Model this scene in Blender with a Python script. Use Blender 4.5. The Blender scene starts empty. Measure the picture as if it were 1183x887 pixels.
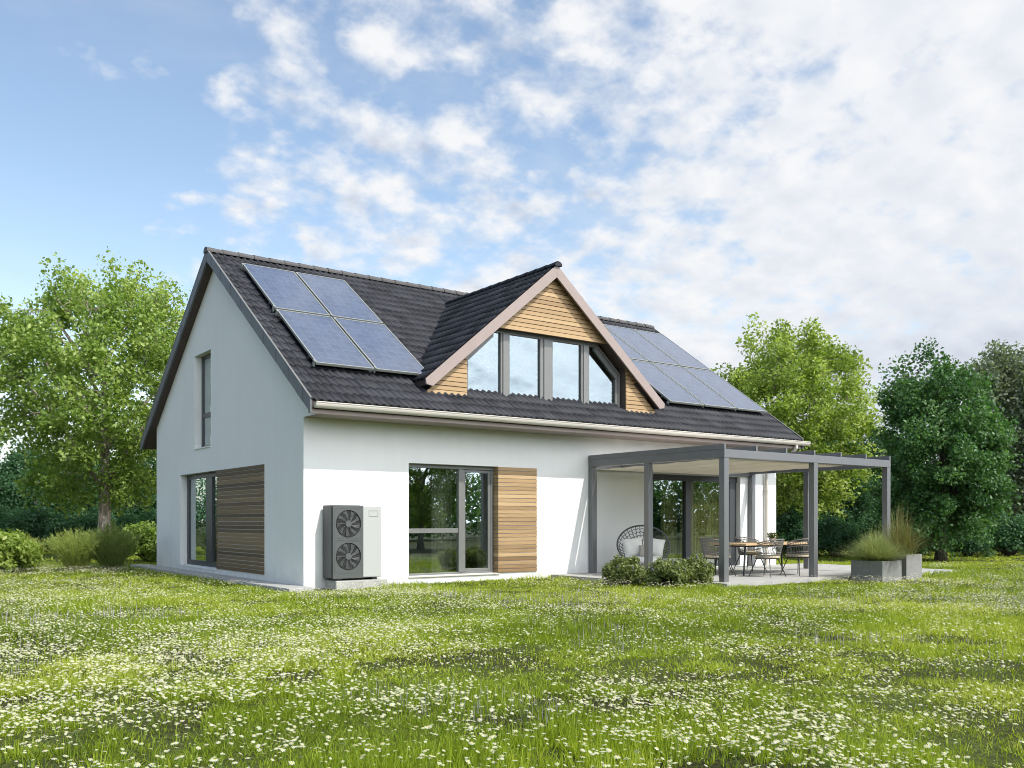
import bpy, math, random
import numpy as np
from mathutils import Vector, Matrix

random.seed(7)
RNG = np.random.default_rng(7)
R = math.radians
sc = bpy.context.scene
COL = sc.collection

# ------------------------------------------------------------------ camera frame (used only to sample dense meadow where it can be seen)
CAM = np.array([-6.605, -15.297, 1.15])
FW = np.array([0.5903, 0.8072])
RT = np.array([0.8072, -0.5903])

# ================================================================== materials
def mat(name):
    m = bpy.data.materials.new(name)
    m.use_nodes = True
    nt = m.node_tree
    b = nt.nodes['Principled BSDF']
    return m, nt, b

def N(nt, t, **kw):
    n = nt.nodes.new(t)
    for k, v in kw.items():
        setattr(n, k, v)
    return n

def simple(name, col, rough=0.6, metal=0.0, noise=0.0, nscale=8.0, bump=0.0, bscale=60.0, spec=0.5):
    m, nt, b = mat(name)
    b.inputs['Roughness'].default_value = rough
    b.inputs['Metallic'].default_value = metal
    b.inputs['Specular IOR Level'].default_value = spec
    if noise > 0:
        tc = N(nt, 'ShaderNodeTexCoord')
        nz = N(nt, 'ShaderNodeTexNoise')
        nz.inputs['Scale'].default_value = nscale
        nz.inputs['Detail'].default_value = 6
        nz.inputs['Roughness'].default_value = 0.65
        nt.links.new(tc.outputs['Object'], nz.inputs['Vector'])
        cr = N(nt, 'ShaderNodeValToRGB')
        cr.color_ramp.elements[0].position = 0.3
        cr.color_ramp.elements[1].position = 0.7
        cr.color_ramp.elements[0].color = tuple(c * (1 - noise) for c in col) + (1,)
        cr.color_ramp.elements[1].color = tuple(min(1, c * (1 + noise)) for c in col) + (1,)
        nt.links.new(nz.outputs['Fac'], cr.inputs['Fac'])
        nt.links.new(cr.outputs['Color'], b.inputs['Base Color'])
    else:
        b.inputs['Base Color'].default_value = tuple(col) + (1,)
    if bump > 0:
        tc = N(nt, 'ShaderNodeTexCoord')
        nz = N(nt, 'ShaderNodeTexNoise')
        nz.inputs['Scale'].default_value = bscale
        nz.inputs['Detail'].default_value = 4
        nt.links.new(tc.outputs['Object'], nz.inputs['Vector'])
        bp = N(nt, 'ShaderNodeBump')
        bp.inputs['Strength'].default_value = bump
        bp.inputs['Distance'].default_value = 0.01
        nt.links.new(nz.outputs['Fac'], bp.inputs['Height'])
        nt.links.new(bp.outputs['Normal'], b.inputs['Normal'])
    return m

def foliage_mat(name, c0, c1, c2, transl=0.45, tcol=None, rough=0.55):
    """leaf material: hue varies with the per-leaf 'tint' attribute"""
    m, nt, b = mat(name)
    out = nt.nodes['Material Output']
    at = N(nt, 'ShaderNodeAttribute', attribute_name='tint')
    cr = N(nt, 'ShaderNodeValToRGB')
    e = cr.color_ramp.elements
    e[0].position, e[0].color = 0.0, tuple(c0) + (1,)
    e[1].position, e[1].color = 1.0, tuple(c2) + (1,)
    k = e.new(0.5); k.color = tuple(c1) + (1,)
    nt.links.new(at.outputs['Fac'], cr.inputs['Fac'])
    nt.links.new(cr.outputs['Color'], b.inputs['Base Color'])
    b.inputs['Roughness'].default_value = rough
    b.inputs['Specular IOR Level'].default_value = 0.35
    tr = N(nt, 'ShaderNodeBsdfTranslucent')
    mu = N(nt, 'ShaderNodeMixRGB', blend_type='MULTIPLY')
    mu.inputs['Fac'].default_value = 1.0
    mu.inputs['Color2'].default_value = (tcol or (1.25, 1.35, 0.6)) + (1,)
    nt.links.new(cr.outputs['Color'], mu.inputs['Color1'])
    nt.links.new(mu.outputs['Color'], tr.inputs['Color'])
    mx = N(nt, 'ShaderNodeMixShader')
    mx.inputs['Fac'].default_value = transl
    nt.links.new(b.outputs['BSDF'], mx.inputs[1])
    nt.links.new(tr.outputs['BSDF'], mx.inputs[2])
    nt.links.new(mx.outputs['Shader'], out.inputs['Surface'])
    return m

def glass_mat(name, refl, tint=(0.75, 0.8, 0.78)):
    m, nt, b = mat(name)
    nt.nodes.remove(b)
    out = nt.nodes['Material Output']
    gl = N(nt, 'ShaderNodeBsdfGlossy'); gl.inputs['Roughness'].default_value = 0.0
    gl.inputs['Color'].default_value = (0.84, 0.93, 0.95, 1)
    tr = N(nt, 'ShaderNodeBsdfTransparent'); tr.inputs['Color'].default_value = tint + (1,)
    lw = N(nt, 'ShaderNodeLayerWeight'); lw.inputs['Blend'].default_value = 0.35
    mr = N(nt, 'ShaderNodeMapRange')
    mr.inputs['To Min'].default_value = refl
    mr.inputs['To Max'].default_value = min(1.0, refl + 0.45)
    mx = N(nt, 'ShaderNodeMixShader')
    # slightly uneven panes
    tc = N(nt, 'ShaderNodeTexCoord')
    nz = N(nt, 'ShaderNodeTexNoise'); nz.inputs['Scale'].default_value = 0.9; nz.inputs['Detail'].default_value = 1
    bp = N(nt, 'ShaderNodeBump'); bp.inputs['Strength'].default_value = 0.03 if refl > 0.12 else 0.008; bp.inputs['Distance'].default_value = 0.05
    nt.links.new(tc.outputs['Object'], nz.inputs['Vector'])
    nt.links.new(nz.outputs['Fac'], bp.inputs['Height'])
    nt.links.new(bp.outputs['Normal'], gl.inputs['Normal'])
    nt.links.new(lw.outputs['Facing'], mr.inputs['Value'])
    nt.links.new(mr.outputs['Result'], mx.inputs['Fac'])
    nt.links.new(tr.outputs['BSDF'], mx.inputs[1])
    nt.links.new(gl.outputs['BSDF'], mx.inputs[2])
    nt.links.new(mx.outputs['Shader'], out.inputs['Surface'])
    return m

def board_mat(name, dark, mid, light, grain_axis, rough=0.65):
    """timber: each board has its own tint attribute, grain runs along grain_axis"""
    m, nt, b = mat(name)
    at = N(nt, 'ShaderNodeAttribute', attribute_name='tint')
    cr = N(nt, 'ShaderNodeValToRGB')
    e = cr.color_ramp.elements
    e[0].position, e[0].color = 0.0, tuple(dark) + (1,)
    e[1].position, e[1].color = 1.0, tuple(light) + (1,)
    k = e.new(0.5); k.color = tuple(mid) + (1,)
    tc = N(nt, 'ShaderNodeTexCoord')
    mp = N(nt, 'ShaderNodeMapping')
    s = [60.0, 60.0, 60.0]; s[grain_axis] = 2.2
    mp.inputs['Scale'].default_value = s
    nz = N(nt, 'ShaderNodeTexNoise'); nz.inputs['Scale'].default_value = 1.0; nz.inputs['Detail'].default_value = 5
    nz.inputs['Distortion'].default_value = 0.4
    nt.links.new(tc.outputs['Object'], mp.inputs['Vector'])
    nt.links.new(mp.outputs['Vector'], nz.inputs['Vector'])
    ad = N(nt, 'ShaderNodeMath', operation='MULTIPLY_ADD')
    ad.inputs[1].default_value = 0.9; ad.inputs[2].default_value = -0.45
    nt.links.new(nz.outputs['Fac'], ad.inputs[0])
    a2 = N(nt, 'ShaderNodeMath', operation='ADD')
    nt.links.new(at.outputs['Fac'], a2.inputs[0]); nt.links.new(ad.outputs[0], a2.inputs[1])
    nt.links.new(a2.outputs[0], cr.inputs['Fac'])
    nt.links.new(cr.outputs['Color'], b.inputs['Base Color'])
    b.inputs['Roughness'].default_value = rough
    bp = N(nt, 'ShaderNodeBump'); bp.inputs['Strength'].default_value = 0.25; bp.inputs['Distance'].default_value = 0.004
    nt.links.new(nz.outputs['Fac'], bp.inputs['Height'])
    nt.links.new(bp.outputs['Normal'], b.inputs['Normal'])
    return m

def plaster_mat():
    m, nt, b = mat('white_render')
    tc = N(nt, 'ShaderNodeTexCoord')
    n1 = N(nt, 'ShaderNodeTexNoise'); n1.inputs['Scale'].default_value = 0.55; n1.inputs['Detail'].default_value = 5
    n2 = N(nt, 'ShaderNodeTexNoise'); n2.inputs['Scale'].default_value = 170; n2.inputs['Detail'].default_value = 3
    nt.links.new(tc.outputs['Object'], n1.inputs['Vector']); nt.links.new(tc.outputs['Object'], n2.inputs['Vector'])
    cr = N(nt, 'ShaderNodeValToRGB')
    cr.color_ramp.elements[0].position = 0.3; cr.color_ramp.elements[0].color = (0.725, 0.735, 0.72, 1)
    cr.color_ramp.elements[1].position = 0.7; cr.color_ramp.elements[1].color = (0.775, 0.78, 0.765, 1)
    nt.links.new(n1.outputs['Fac'], cr.inputs['Fac'])
    # faint rain streaks and soil splash of uneven height at the foot
    mp = N(nt, 'ShaderNodeMapping'); mp.inputs['Scale'].default_value = (5.0, 5.0, 0.35)
    n3 = N(nt, 'ShaderNodeTexNoise'); n3.inputs['Scale'].default_value = 1.0; n3.inputs['Detail'].default_value = 6
    nt.links.new(tc.outputs['Object'], mp.inputs['Vector']); nt.links.new(mp.outputs['Vector'], n3.inputs['Vector'])
    st = N(nt, 'ShaderNodeMapRange'); st.inputs['From Min'].default_value = 0.35; st.inputs['From Max'].default_value = 0.75
    st.inputs['To Min'].default_value = 1.0; st.inputs['To Max'].default_value = 0.972
    nt.links.new(n3.outputs['Fac'], st.inputs['Value'])
    sp = N(nt, 'ShaderNodeSeparateXYZ'); nt.links.new(tc.outputs['Object'], sp.inputs[0])
    n4 = N(nt, 'ShaderNodeTexNoise'); n4.inputs['Scale'].default_value = 3.5; n4.inputs['Detail'].default_value = 7
    nt.links.new(tc.outputs['Object'], n4.inputs['Vector'])
    hz = N(nt, 'ShaderNodeMath', operation='MULTIPLY_ADD'); hz.inputs[1].default_value = -0.55; nt.links.new(n4.outputs['Fac'], hz.inputs[0]); nt.links.new(sp.outputs['Z'], hz.inputs[2])
    fo = N(nt, 'ShaderNodeMapRange'); fo.inputs['From Min'].default_value = -0.35; fo.inputs['From Max'].default_value = 0.05
    fo.inputs['To Min'].default_value = 0.80; fo.inputs['To Max'].default_value = 1.0
    nt.links.new(hz.outputs[0], fo.inputs['Value'])
    mm = N(nt, 'ShaderNodeMath', operation='MULTIPLY'); nt.links.new(st.outputs['Result'], mm.inputs[0]); nt.links.new(fo.outputs['Result'], mm.inputs[1])
    vm = N(nt, 'ShaderNodeVectorMath', operation='SCALE'); nt.links.new(cr.outputs['Color'], vm.inputs[0]); nt.links.new(mm.outputs[0], vm.inputs['Scale'])
    nt.links.new(vm.outputs[0], b.inputs['Base Color'])
    bp = N(nt, 'ShaderNodeBump'); bp.inputs['Strength'].default_value = 0.25; bp.inputs['Distance'].default_value = 0.004
    nt.links.new(n2.outputs['Fac'], bp.inputs['Height']); nt.links.new(bp.outputs['Normal'], b.inputs['Normal'])
    b.inputs['Roughness'].default_value = 0.9; b.inputs['Specular IOR Level'].default_value = 0.2
    return m

def tile_mat():
    m, nt, b = mat('slate_grey_tile')
    at = N(nt, 'ShaderNodeAttribute', attribute_name='tint')
    tc = N(nt, 'ShaderNodeTexCoord')
    nz = N(nt, 'ShaderNodeTexNoise'); nz.inputs['Scale'].default_value = 14; nz.inputs['Detail'].default_value = 7
    nt.links.new(tc.outputs['Object'], nz.inputs['Vector'])
    a = N(nt, 'ShaderNodeMath', operation='MULTIPLY_ADD'); a.inputs[1].default_value = 0.7; a.inputs[2].default_value = -0.35
    nt.links.new(nz.outputs['Fac'], a.inputs[0])
    s = N(nt, 'ShaderNodeMath', operation='ADD')
    nt.links.new(at.outputs['Fac'], s.inputs[0]); nt.links.new(a.outputs[0], s.inputs[1])
    cr = N(nt, 'ShaderNodeValToRGB')
    cr.color_ramp.elements[0].color = (0.011, 0.012, 0.016, 1)
    cr.color_ramp.elements[1].color = (0.031, 0.033, 0.040, 1)
    nt.links.new(s.outputs[0], cr.inputs['Fac']); nt.links.new(cr.outputs['Color'], b.inputs['Base Color'])
    b.inputs['Roughness'].default_value = 0.6
    b.inputs['Specular IOR Level'].default_value = 0.25
    return m

def pv_mat():
    m, nt, b = mat('solar_cell_sheet')
    uv = N(nt, 'ShaderNodeUVMap', uv_map='uv')
    sep = N(nt, 'ShaderNodeSeparateXYZ')
    nt.links.new(uv.outputs['UV'], sep.inputs[0])
    def line(sock, count, width):
        mu = N(nt, 'ShaderNodeMath', operation='MULTIPLY'); mu.inputs[1].default_value = count
        nt.links.new(sock, mu.inputs[0])
        fr = N(nt, 'ShaderNodeMath', operation='FRACT'); nt.links.new(mu.outputs[0], fr.inputs[0])
        sb = N(nt, 'ShaderNodeMath', operation='SUBTRACT'); nt.links.new(fr.outputs[0], sb.inputs[0]); sb.inputs[1].default_value = 0.5
        ab = N(nt, 'ShaderNodeMath', operation='ABSOLUTE'); nt.links.new(sb.outputs[0], ab.inputs[0])
        gt = N(nt, 'ShaderNodeMath', operation='GREATER_THAN'); nt.links.new(ab.outputs[0], gt.inputs[0]); gt.inputs[1].default_value = 0.5 - width
        return gt.outputs[0]
    l1 = line(sep.outputs['X'], 6, 0.03); l2 = line(sep.outputs['Y'], 10, 0.03)
    l3 = line(sep.outputs['X'], 18, 0.035)
    mx = N(nt, 'ShaderNodeMath', operation='MAXIMUM'); nt.links.new(l1, mx.inputs[0]); nt.links.new(l2, mx.inputs[1])
    h3 = N(nt, 'ShaderNodeMath', operation='MULTIPLY'); nt.links.new(l3, h3.inputs[0]); h3.inputs[1].default_value = 0.4
    m2 = N(nt, 'ShaderNodeMath', operation='MAXIMUM'); nt.links.new(mx.outputs[0], m2.inputs[0]); nt.links.new(h3.outputs[0], m2.inputs[1])
    # polycrystalline mottling, one tone per cell
    vo = N(nt, 'ShaderNodeTexVoronoi'); vo.inputs['Scale'].default_value = 28
    tc = N(nt, 'ShaderNodeTexCoord'); nt.links.new(tc.outputs['Object'], vo.inputs['Vector'])
    wn = N(nt, 'ShaderNodeTexWhiteNoise')
    sn = N(nt, 'ShaderNodeVectorMath', operation='MULTIPLY'); sn.inputs[1].default_value = (6, 10, 0)
    nt.links.new(uv.outputs['UV'], sn.inputs[0])
    fl = N(nt, 'ShaderNodeVectorMath', operation='FLOOR'); nt.links.new(sn.outputs[0], fl.inputs[0])
    nt.links.new(fl.outputs[0], wn.inputs['Vector'])
    c1 = N(nt, 'ShaderNodeValToRGB')
    c1.color_ramp.elements[0].color = (0.055, 0.074, 0.122, 1); c1.color_ramp.elements[1].color = (0.072, 0.095, 0.152, 1)
    c2 = N(nt, 'ShaderNodeValToRGB')
    c2.color_ramp.elements[0].color = (0.85, 0.85, 0.85, 1); c2.color_ramp.elements[1].color = (1.15, 1.15, 1.15, 1)
    nt.links.new(wn.outputs['Value'], c1.inputs['Fac']); nt.links.new(vo.outputs['Color'], c2.inputs['Fac'])
    mu = N(nt, 'ShaderNodeMixRGB', blend_type='MULTIPLY'); mu.inputs['Fac'].default_value = 1
    nt.links.new(c1.outputs['Color'], mu.inputs['Color1']); nt.links.new(c2.outputs['Color'], mu.inputs['Color2'])
    ml = N(nt, 'ShaderNodeMixRGB'); ml.inputs['Color2'].default_value = (0.10, 0.125, 0.18, 1)
    nt.links.new(m2.outputs[0], ml.inputs['Fac']); nt.links.new(mu.outputs['Color'], ml.inputs['Color1'])
    nt.links.new(ml.outputs['Color'], b.inputs['Base Color'])
    b.inputs['Roughness'].default_value = 0.08
    b.inputs['Coat Weight'].default_value = 0.25
    b.inputs['Coat Roughness'].default_value = 0.03
    return m

def ground_mat():
    m, nt, b = mat('meadow_soil')
    tc = N(nt, 'ShaderNodeTexCoord')
    n1 = N(nt, 'ShaderNodeTexNoise'); n1.inputs['Scale'].default_value = 0.7; n1.inputs['Detail'].default_value = 8
    n2 = N(nt, 'ShaderNodeTexNoise'); n2.inputs['Scale'].default_value = 30; n2.inputs['Detail'].default_value = 6
    nt.links.new(tc.outputs['Object'], n1.inputs['Vector']); nt.links.new(tc.outputs['Object'], n2.inputs['Vector'])
    c = N(nt, 'ShaderNodeValToRGB')
    c.color_ramp.elements[0].position = 0.35; c.color_ramp.elements[0].color = (0.034, 0.034, 0.014, 1)
    c.color_ramp.elements[1].position = 0.65; c.color_ramp.elements[1].color = (0.075, 0.095, 0.022, 1)
    nt.links.new(n1.outputs['Fac'], c.inputs['Fac'])
    d = N(nt, 'ShaderNodeValToRGB')
    d.color_ramp.elements[0].position = 0.35; d.color_ramp.elements[0].color = (0.5, 0.5, 0.5, 1)
    d.color_ramp.elements[1].position = 0.7; d.color_ramp.elements[1].color = (1.2, 1.2, 1.2, 1)
    nt.links.new(n2.outputs['Fac'], d.inputs['Fac'])
    mu = N(nt, 'ShaderNodeMixRGB', blend_type='MULTIPLY'); mu.inputs['Fac'].default_value = 1
    nt.links.new(c.outputs['Color'], mu.inputs['Color1']); nt.links.new(d.outputs['Color'], mu.inputs['Color2'])
    nt.links.new(mu.outputs['Color'], b.inputs['Base Color'])
    b.inputs['Roughness'].default_value = 0.95; b.inputs['Specular IOR Level'].default_value = 0.1
    return m

def bark_mat(name, a, c):
    m, nt, b = mat(name)
    tc = N(nt, 'ShaderNodeTexCoord'); mp = N(nt, 'ShaderNodeMapping'); mp.inputs['Scale'].default_value = (14, 14, 3)
    nz = N(nt, 'ShaderNodeTexNoise'); nz.inputs['Scale'].default_value = 1; nz.inputs['Detail'].default_value = 8
    nt.links.new(tc.outputs['Object'], mp.inputs['Vector']); nt.links.new(mp.outputs['Vector'], nz.inputs['Vector'])
    cr = N(nt, 'ShaderNodeValToRGB')
    cr.color_ramp.elements[0].position = 0.35; cr.color_ramp.elements[0].color = tuple(a) + (1,)
    cr.color_ramp.elements[1].position = 0.65; cr.color_ramp.elements[1].color = tuple(c) + (1,)
    nt.links.new(nz.outputs['Fac'], cr.inputs['Fac']); nt.links.new(cr.outputs['Color'], b.inputs['Base Color'])
    bp = N(nt, 'ShaderNodeBump'); bp.inputs['Strength'].default_value = 0.8; bp.inputs['Distance'].default_value = 0.03
    nt.links.new(nz.outputs['Fac'], bp.inputs['Height']); nt.links.new(bp.outputs['Normal'], b.inputs['Normal'])
    b.inputs['Roughness'].default_value = 0.9
    return m

M = {}
M['render'] = plaster_mat()
M['tile'] = tile_mat()
M['ridge'] = simple('ridge_tile', (0.062, 0.058, 0.058), 0.6, noise=0.25, nscale=10)
M['slate_trim'] = simple('slate_verge_board', (0.10, 0.106, 0.118), 0.55, noise=0.2, nscale=6, bump=0.1)
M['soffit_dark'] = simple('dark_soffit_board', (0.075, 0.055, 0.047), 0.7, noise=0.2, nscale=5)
M['rose_trim'] = simple('rose_beige_board', (0.285, 0.228, 0.207), 0.6, noise=0.05, nscale=5)
M['cream_gutter'] = simple('cream_gutter_paint', (0.56, 0.525, 0.465), 0.35, noise=0.04, nscale=3)
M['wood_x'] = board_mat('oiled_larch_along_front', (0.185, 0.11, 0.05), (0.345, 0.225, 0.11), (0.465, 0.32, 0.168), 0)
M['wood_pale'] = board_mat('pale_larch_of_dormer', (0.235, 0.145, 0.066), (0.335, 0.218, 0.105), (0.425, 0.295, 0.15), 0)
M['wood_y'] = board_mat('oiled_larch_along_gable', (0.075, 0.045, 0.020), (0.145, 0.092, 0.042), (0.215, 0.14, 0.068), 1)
M['frame_grey'] = simple('grey_window_aluminium', (0.155, 0.157, 0.15), 0.4, noise=0.05, nscale=4)
M['frame_dark'] = simple('dark_window_aluminium', (0.045, 0.048, 0.052), 0.4)
M['glass_up'] = glass_mat('mirrored_dormer_glass', 0.10, (0.8, 0.85, 0.85))
M['glass_door'] = glass_mat('sliding_door_glass', 0.13, (0.80, 0.84, 0.80))
M['glass_low'] = glass_mat('reflective_window_glass', 0.30, (0.72, 0.76, 0.74))
M['curtain'] = simple('off_white_curtain', (0.62, 0.58, 0.48), 0.9, noise=0.06)
M['curtain_gold'] = simple('straw_curtain', (0.46, 0.42, 0.20), 0.9, noise=0.08)
M['room'] = simple('room_wall', (0.30, 0.29, 0.27), 0.9)
M['room_floor'] = simple('room_floor', (0.22, 0.16, 0.10), 0.5)
M['perg'] = simple('grey_pergola_powder_coat', (0.185, 0.19, 0.195), 0.42, metal=0.5, noise=0.04, nscale=3)
M['canvas'] = simple('ivory_awning_canvas', (0.72, 0.69, 0.62), 0.9, noise=0.03)
def thin_cloth(m, through, transl):
    nt = m.node_tree; b = nt.nodes['Principled BSDF']; out = nt.nodes['Material Output']
    tr = N(nt, 'ShaderNodeBsdfTranslucent'); tr.inputs['Color'].default_value = (0.8, 0.77, 0.68, 1)
    tp = N(nt, 'ShaderNodeBsdfTransparent'); tp.inputs['Color'].default_value = (1, 0.97, 0.9, 1)
    a = N(nt, 'ShaderNodeMixShader'); a.inputs['Fac'].default_value = transl
    c = N(nt, 'ShaderNodeMixShader'); c.inputs['Fac'].default_value = through
    nt.links.new(b.outputs['BSDF'], a.inputs[1]); nt.links.new(tr.outputs['BSDF'], a.inputs[2])
    nt.links.new(a.outputs['Shader'], c.inputs[1]); nt.links.new(tp.outputs['BSDF'], c.inputs[2])
    nt.links.new(c.outputs['Shader'], out.inputs['Surface'])
thin_cloth(M['canvas'], 0.16, 0.2)
M['pv'] = pv_mat()
M['alu'] = simple('brushed_aluminium', (0.36, 0.38, 0.35), 0.4, metal=0.5)
M['black_metal'] = simple('black_metal', (0.018, 0.018, 0.020), 0.45)
M['hp_dark'] = simple('graphite_sheet_metal', (0.042, 0.047, 0.052), 0.45, noise=0.06, nscale=4)
M['hp_front'] = simple('grey_grille_panel', (0.075, 0.083, 0.082), 0.5, noise=0.05, nscale=4)
M['hp_white'] = simple('white_sheet_metal', (0.40, 0.41, 0.395), 0.4)
M['hp_fan'] = simple('grey_fan_plastic', (0.075, 0.08, 0.08), 0.4)
M['hp_hole'] = simple('black_fan_well', (0.012, 0.012, 0.013), 0.8)
M['concrete'] = simple('pale_concrete', (0.36, 0.355, 0.335), 0.85, noise=0.14, nscale=5, bump=0.2)
M['planter'] = simple('grey_fibre_cement', (0.235, 0.235, 0.225), 0.8, noise=0.14, nscale=9, bump=0.15)
M['soil'] = simple('potting_soil', (0.03, 0.022, 0.014), 0.95, noise=0.3, nscale=40)
M['rope'] = simple('grey_beige_rope', (0.19, 0.18, 0.165), 0.85, noise=0.15, nscale=40)
M['rope_dark'] = simple('charcoal_rope', (0.085, 0.087, 0.09), 0.8, noise=0.2, nscale=40)
M['fabric_white'] = simple('white_cushion_cloth', (0.76, 0.75, 0.70), 0.95, noise=0.03, bump=0.2, bscale=120)
M['fabric_grey'] = simple('taupe_cushion_cloth', (0.42, 0.385, 0.35), 0.95, noise=0.06, bump=0.2, bscale=120)
M['seat_pad'] = simple('sand_seat_pad', (0.55, 0.46, 0.31), 0.9, noise=0.05)
M['oak'] = board_mat('oak_table', (0.34, 0.22, 0.11), (0.48, 0.33, 0.18), (0.58, 0.42, 0.25), 0)
M['pot'] = simple('clay_pot', (0.45, 0.40, 0.34), 0.8)
M['ground'] = ground_mat()
M['bark'] = bark_mat('grey_brown_bark', (0.13, 0.105, 0.08), (0.42, 0.36, 0.29))
M['bark_dark'] = bark_mat('dark_bark', (0.035, 0.028, 0.022), (0.10, 0.08, 0.06))
M['leaf_bright'] = foliage_mat('bright_maple_leaf', (0.125, 0.205, 0.04), (0.235, 0.335, 0.07), (0.41, 0.49, 0.165), 0.45, rough=0.42)
M['leaf_lime'] = foliage_mat('lime_leaf', (0.15, 0.225, 0.038), (0.27, 0.36, 0.070), (0.45, 0.52, 0.18), 0.48, rough=0.42)
M['leaf_dark'] = foliage_mat('deep_green_leaf', (0.040, 0.105, 0.032), (0.075, 0.17, 0.052), (0.14, 0.25, 0.095), 0.38, rough=0.42)
M['leaf_grey'] = foliage_mat('grey_green_leaf', (0.10, 0.135, 0.09), (0.16, 0.20, 0.135), (0.24, 0.285, 0.205), 0.42)
M['leaf_hedge'] = foliage_mat('blue_green_leaf', (0.035, 0.095, 0.042), (0.06, 0.145, 0.065), (0.11, 0.22, 0.11), 0.4)
M['leaf_broom'] = foliage_mat('feathery_shrub_leaf', (0.22, 0.27, 0.07), (0.34, 0.39, 0.11), (0.46, 0.50, 0.20), 0.5)
M['leaf_broom2'] = foliage_mat('dusky_feathery_leaf', (0.13, 0.18, 0.05), (0.20, 0.26, 0.075), (0.30, 0.35, 0.13), 0.45)
M['leaf_shrub'] = foliage_mat('low_shrub_leaf', (0.08, 0.105, 0.03), (0.17, 0.21, 0.06), (0.30, 0.34, 0.15), 0.35)
M['leaf_straw'] = foliage_mat('ornamental_grass_blade', (0.17, 0.215, 0.07), (0.29, 0.345, 0.13), (0.43, 0.47, 0.23), 0.35, (1.1, 1.1, 0.7))
M['leaf_rust'] = foliage_mat('rusty_grass_blade', (0.17, 0.10, 0.042), (0.20, 0.215, 0.075), (0.23, 0.31, 0.10), 0.35, (1.1, 1.0, 0.7))
M['grass'] = foliage_mat('meadow_grass_blade', (0.15, 0.22, 0.016), (0.31, 0.395, 0.028), (0.47, 0.51, 0.10), 0.45, (1.2, 1.25, 0.5))
M['lav'] = foliage_mat('pale_mauve_spike', (0.27, 0.30, 0.19), (0.35, 0.34, 0.32), (0.42, 0.38, 0.45), 0.3, (1, 1, 1))
M['petal'] = foliage_mat('white_petal', (0.54, 0.58, 0.40), (0.66, 0.68, 0.55), (0.76, 0.77, 0.70), 0.3, (1, 1, 0.95))
M['daisy_eye'] = simple('yellow_flower_centre', (0.62, 0.46, 0.06), 0.8)
M['stem'] = simple('flower_stem', (0.10, 0.17, 0.03), 0.7)
M['mauve'] = simple('mauve_bloom', (0.17, 0.15, 0.21), 0.9)

# ================================================================== mesh helpers
class MB:
    """collects simple shapes and links them as ONE mesh object"""
    def __init__(s):
        s.v, s.f, s.t, s.uv = [], [], [], {}
    def add(s, verts, faces, tint=0.5):
        o = len(s.v)
        s.v += [tuple(p) for p in verts]
        s.t += [tint] * len(verts)
        s.f += [tuple(i + o for i in fc) for fc in faces]
        return s
    def box(s, x0, x1, y0, y1, z0, z1, tint=0.5, mtx=None):
        P = [(x0, y0, z0), (x1, y0, z0), (x1, y1, z0), (x0, y1, z0), (x0, y0, z1), (x1, y0, z1), (x1, y1, z1), (x0, y1, z1)]
        if mtx is not None:
            P = [tuple(mtx @ Vector(p)) for p in P]
        return s.add(P, [(0, 3, 2, 1), (4, 5, 6, 7), (0, 1, 5, 4), (1, 2, 6, 5), (2, 3, 7, 6), (3, 0, 4, 7)], tint)
    def prism(s, poly, y0, y1, axis='y', tint=0.5):
        """polygon in (x,z) extruded along y, or in (y,z) extruded along x"""
        n = len(poly)
        if axis == 'y':
            P = [(a, y0, c) for a, c in poly] + [(a, y1, c) for a, c in poly]
        elif axis == 'x':
            P = [(y0, a, c) for a, c in poly] + [(y1, a, c) for a, c in poly]
        else:
            P = [(a, c, y0) for a, c in poly] + [(a, c, y1) for a, c in poly]
        F = [tuple(range(n - 1, -1, -1)), tuple(range(n, 2 * n))]
        F += [(i, (i + 1) % n, n + (i + 1) % n, n + i) for i in range(n)]
        return s.add(P, F, tint)
    def tube(s, pts, rad, sides=8, tint=0.5, cap=True, closed=False):
        pts = [Vector(p) for p in pts]
        n = len(pts)
        if not hasattr(rad, '__len__'):
            rad = [rad] * n
        V, F = [], []
        up = None
        for i, p in enumerate(pts):
            if closed:
                d = pts[(i + 1) % n] - pts[i - 1]
            else:
                d = pts[min(i + 1, n - 1)] - pts[max(i - 1, 0)]
            if d.length < 1e-9: d = Vector((0, 0, 1))
            d.normalize()
            if up is None:
                up = Vector((0, 0, 1)) if abs(d.z) < 0.9 else Vector((1, 0, 0))
            a = d.cross(up)
            if a.length < 1e-6: a = d.orthogonal()
            a.normalize(); b = a.cross(d); up = b
            for k in range(sides):
                t = 2 * math.pi * k / sides
                V.append(p + (a * math.cos(t) + b * math.sin(t)) * rad[i])
        m = n if closed else n - 1
        for i in range(m):
            j = (i + 1) % n
            for k in range(sides):
                k2 = (k + 1) % sides
                F.append((i * sides + k, i * sides + k2, j * sides + k2, j * sides + k))
        if cap and not closed:
            F.append(tuple(range(sides - 1, -1, -1)))
            F.append(tuple((n - 1) * sides + k for k in range(sides)))
        return s.add(V, F, tint)
    def build(s, name, m, parent=None, bevel=0.0, smooth=False, loc=(0, 0, 0), rz=0.0):
        me = bpy.data.meshes.new(name)
        me.from_pydata(s.v, [], s.f)
        a = me.attributes.new('tint', 'FLOAT', 'POINT')
        a.data.foreach_set('value', np.array(s.t, np.float32))
        for mm in (m if isinstance(m, (list, tuple)) else [m]):
            me.materials.append(mm)
        me.update()
        o = bpy.data.objects.new(name, me)
        COL.objects.link(o)
        o.location = loc; o.rotation_euler = (0, 0, rz)
        if parent is not None: o.parent = parent
        if smooth:
            me.polygons.foreach_set('use_smooth', [True] * len(me.polygons))
        if bevel > 0:
            b = o.modifiers.new('bevel', 'BEVEL'); b.width = bevel; b.segments = 2; b.limit_method = 'ANGLE'; b.angle_limit = R(40)
        return o

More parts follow.
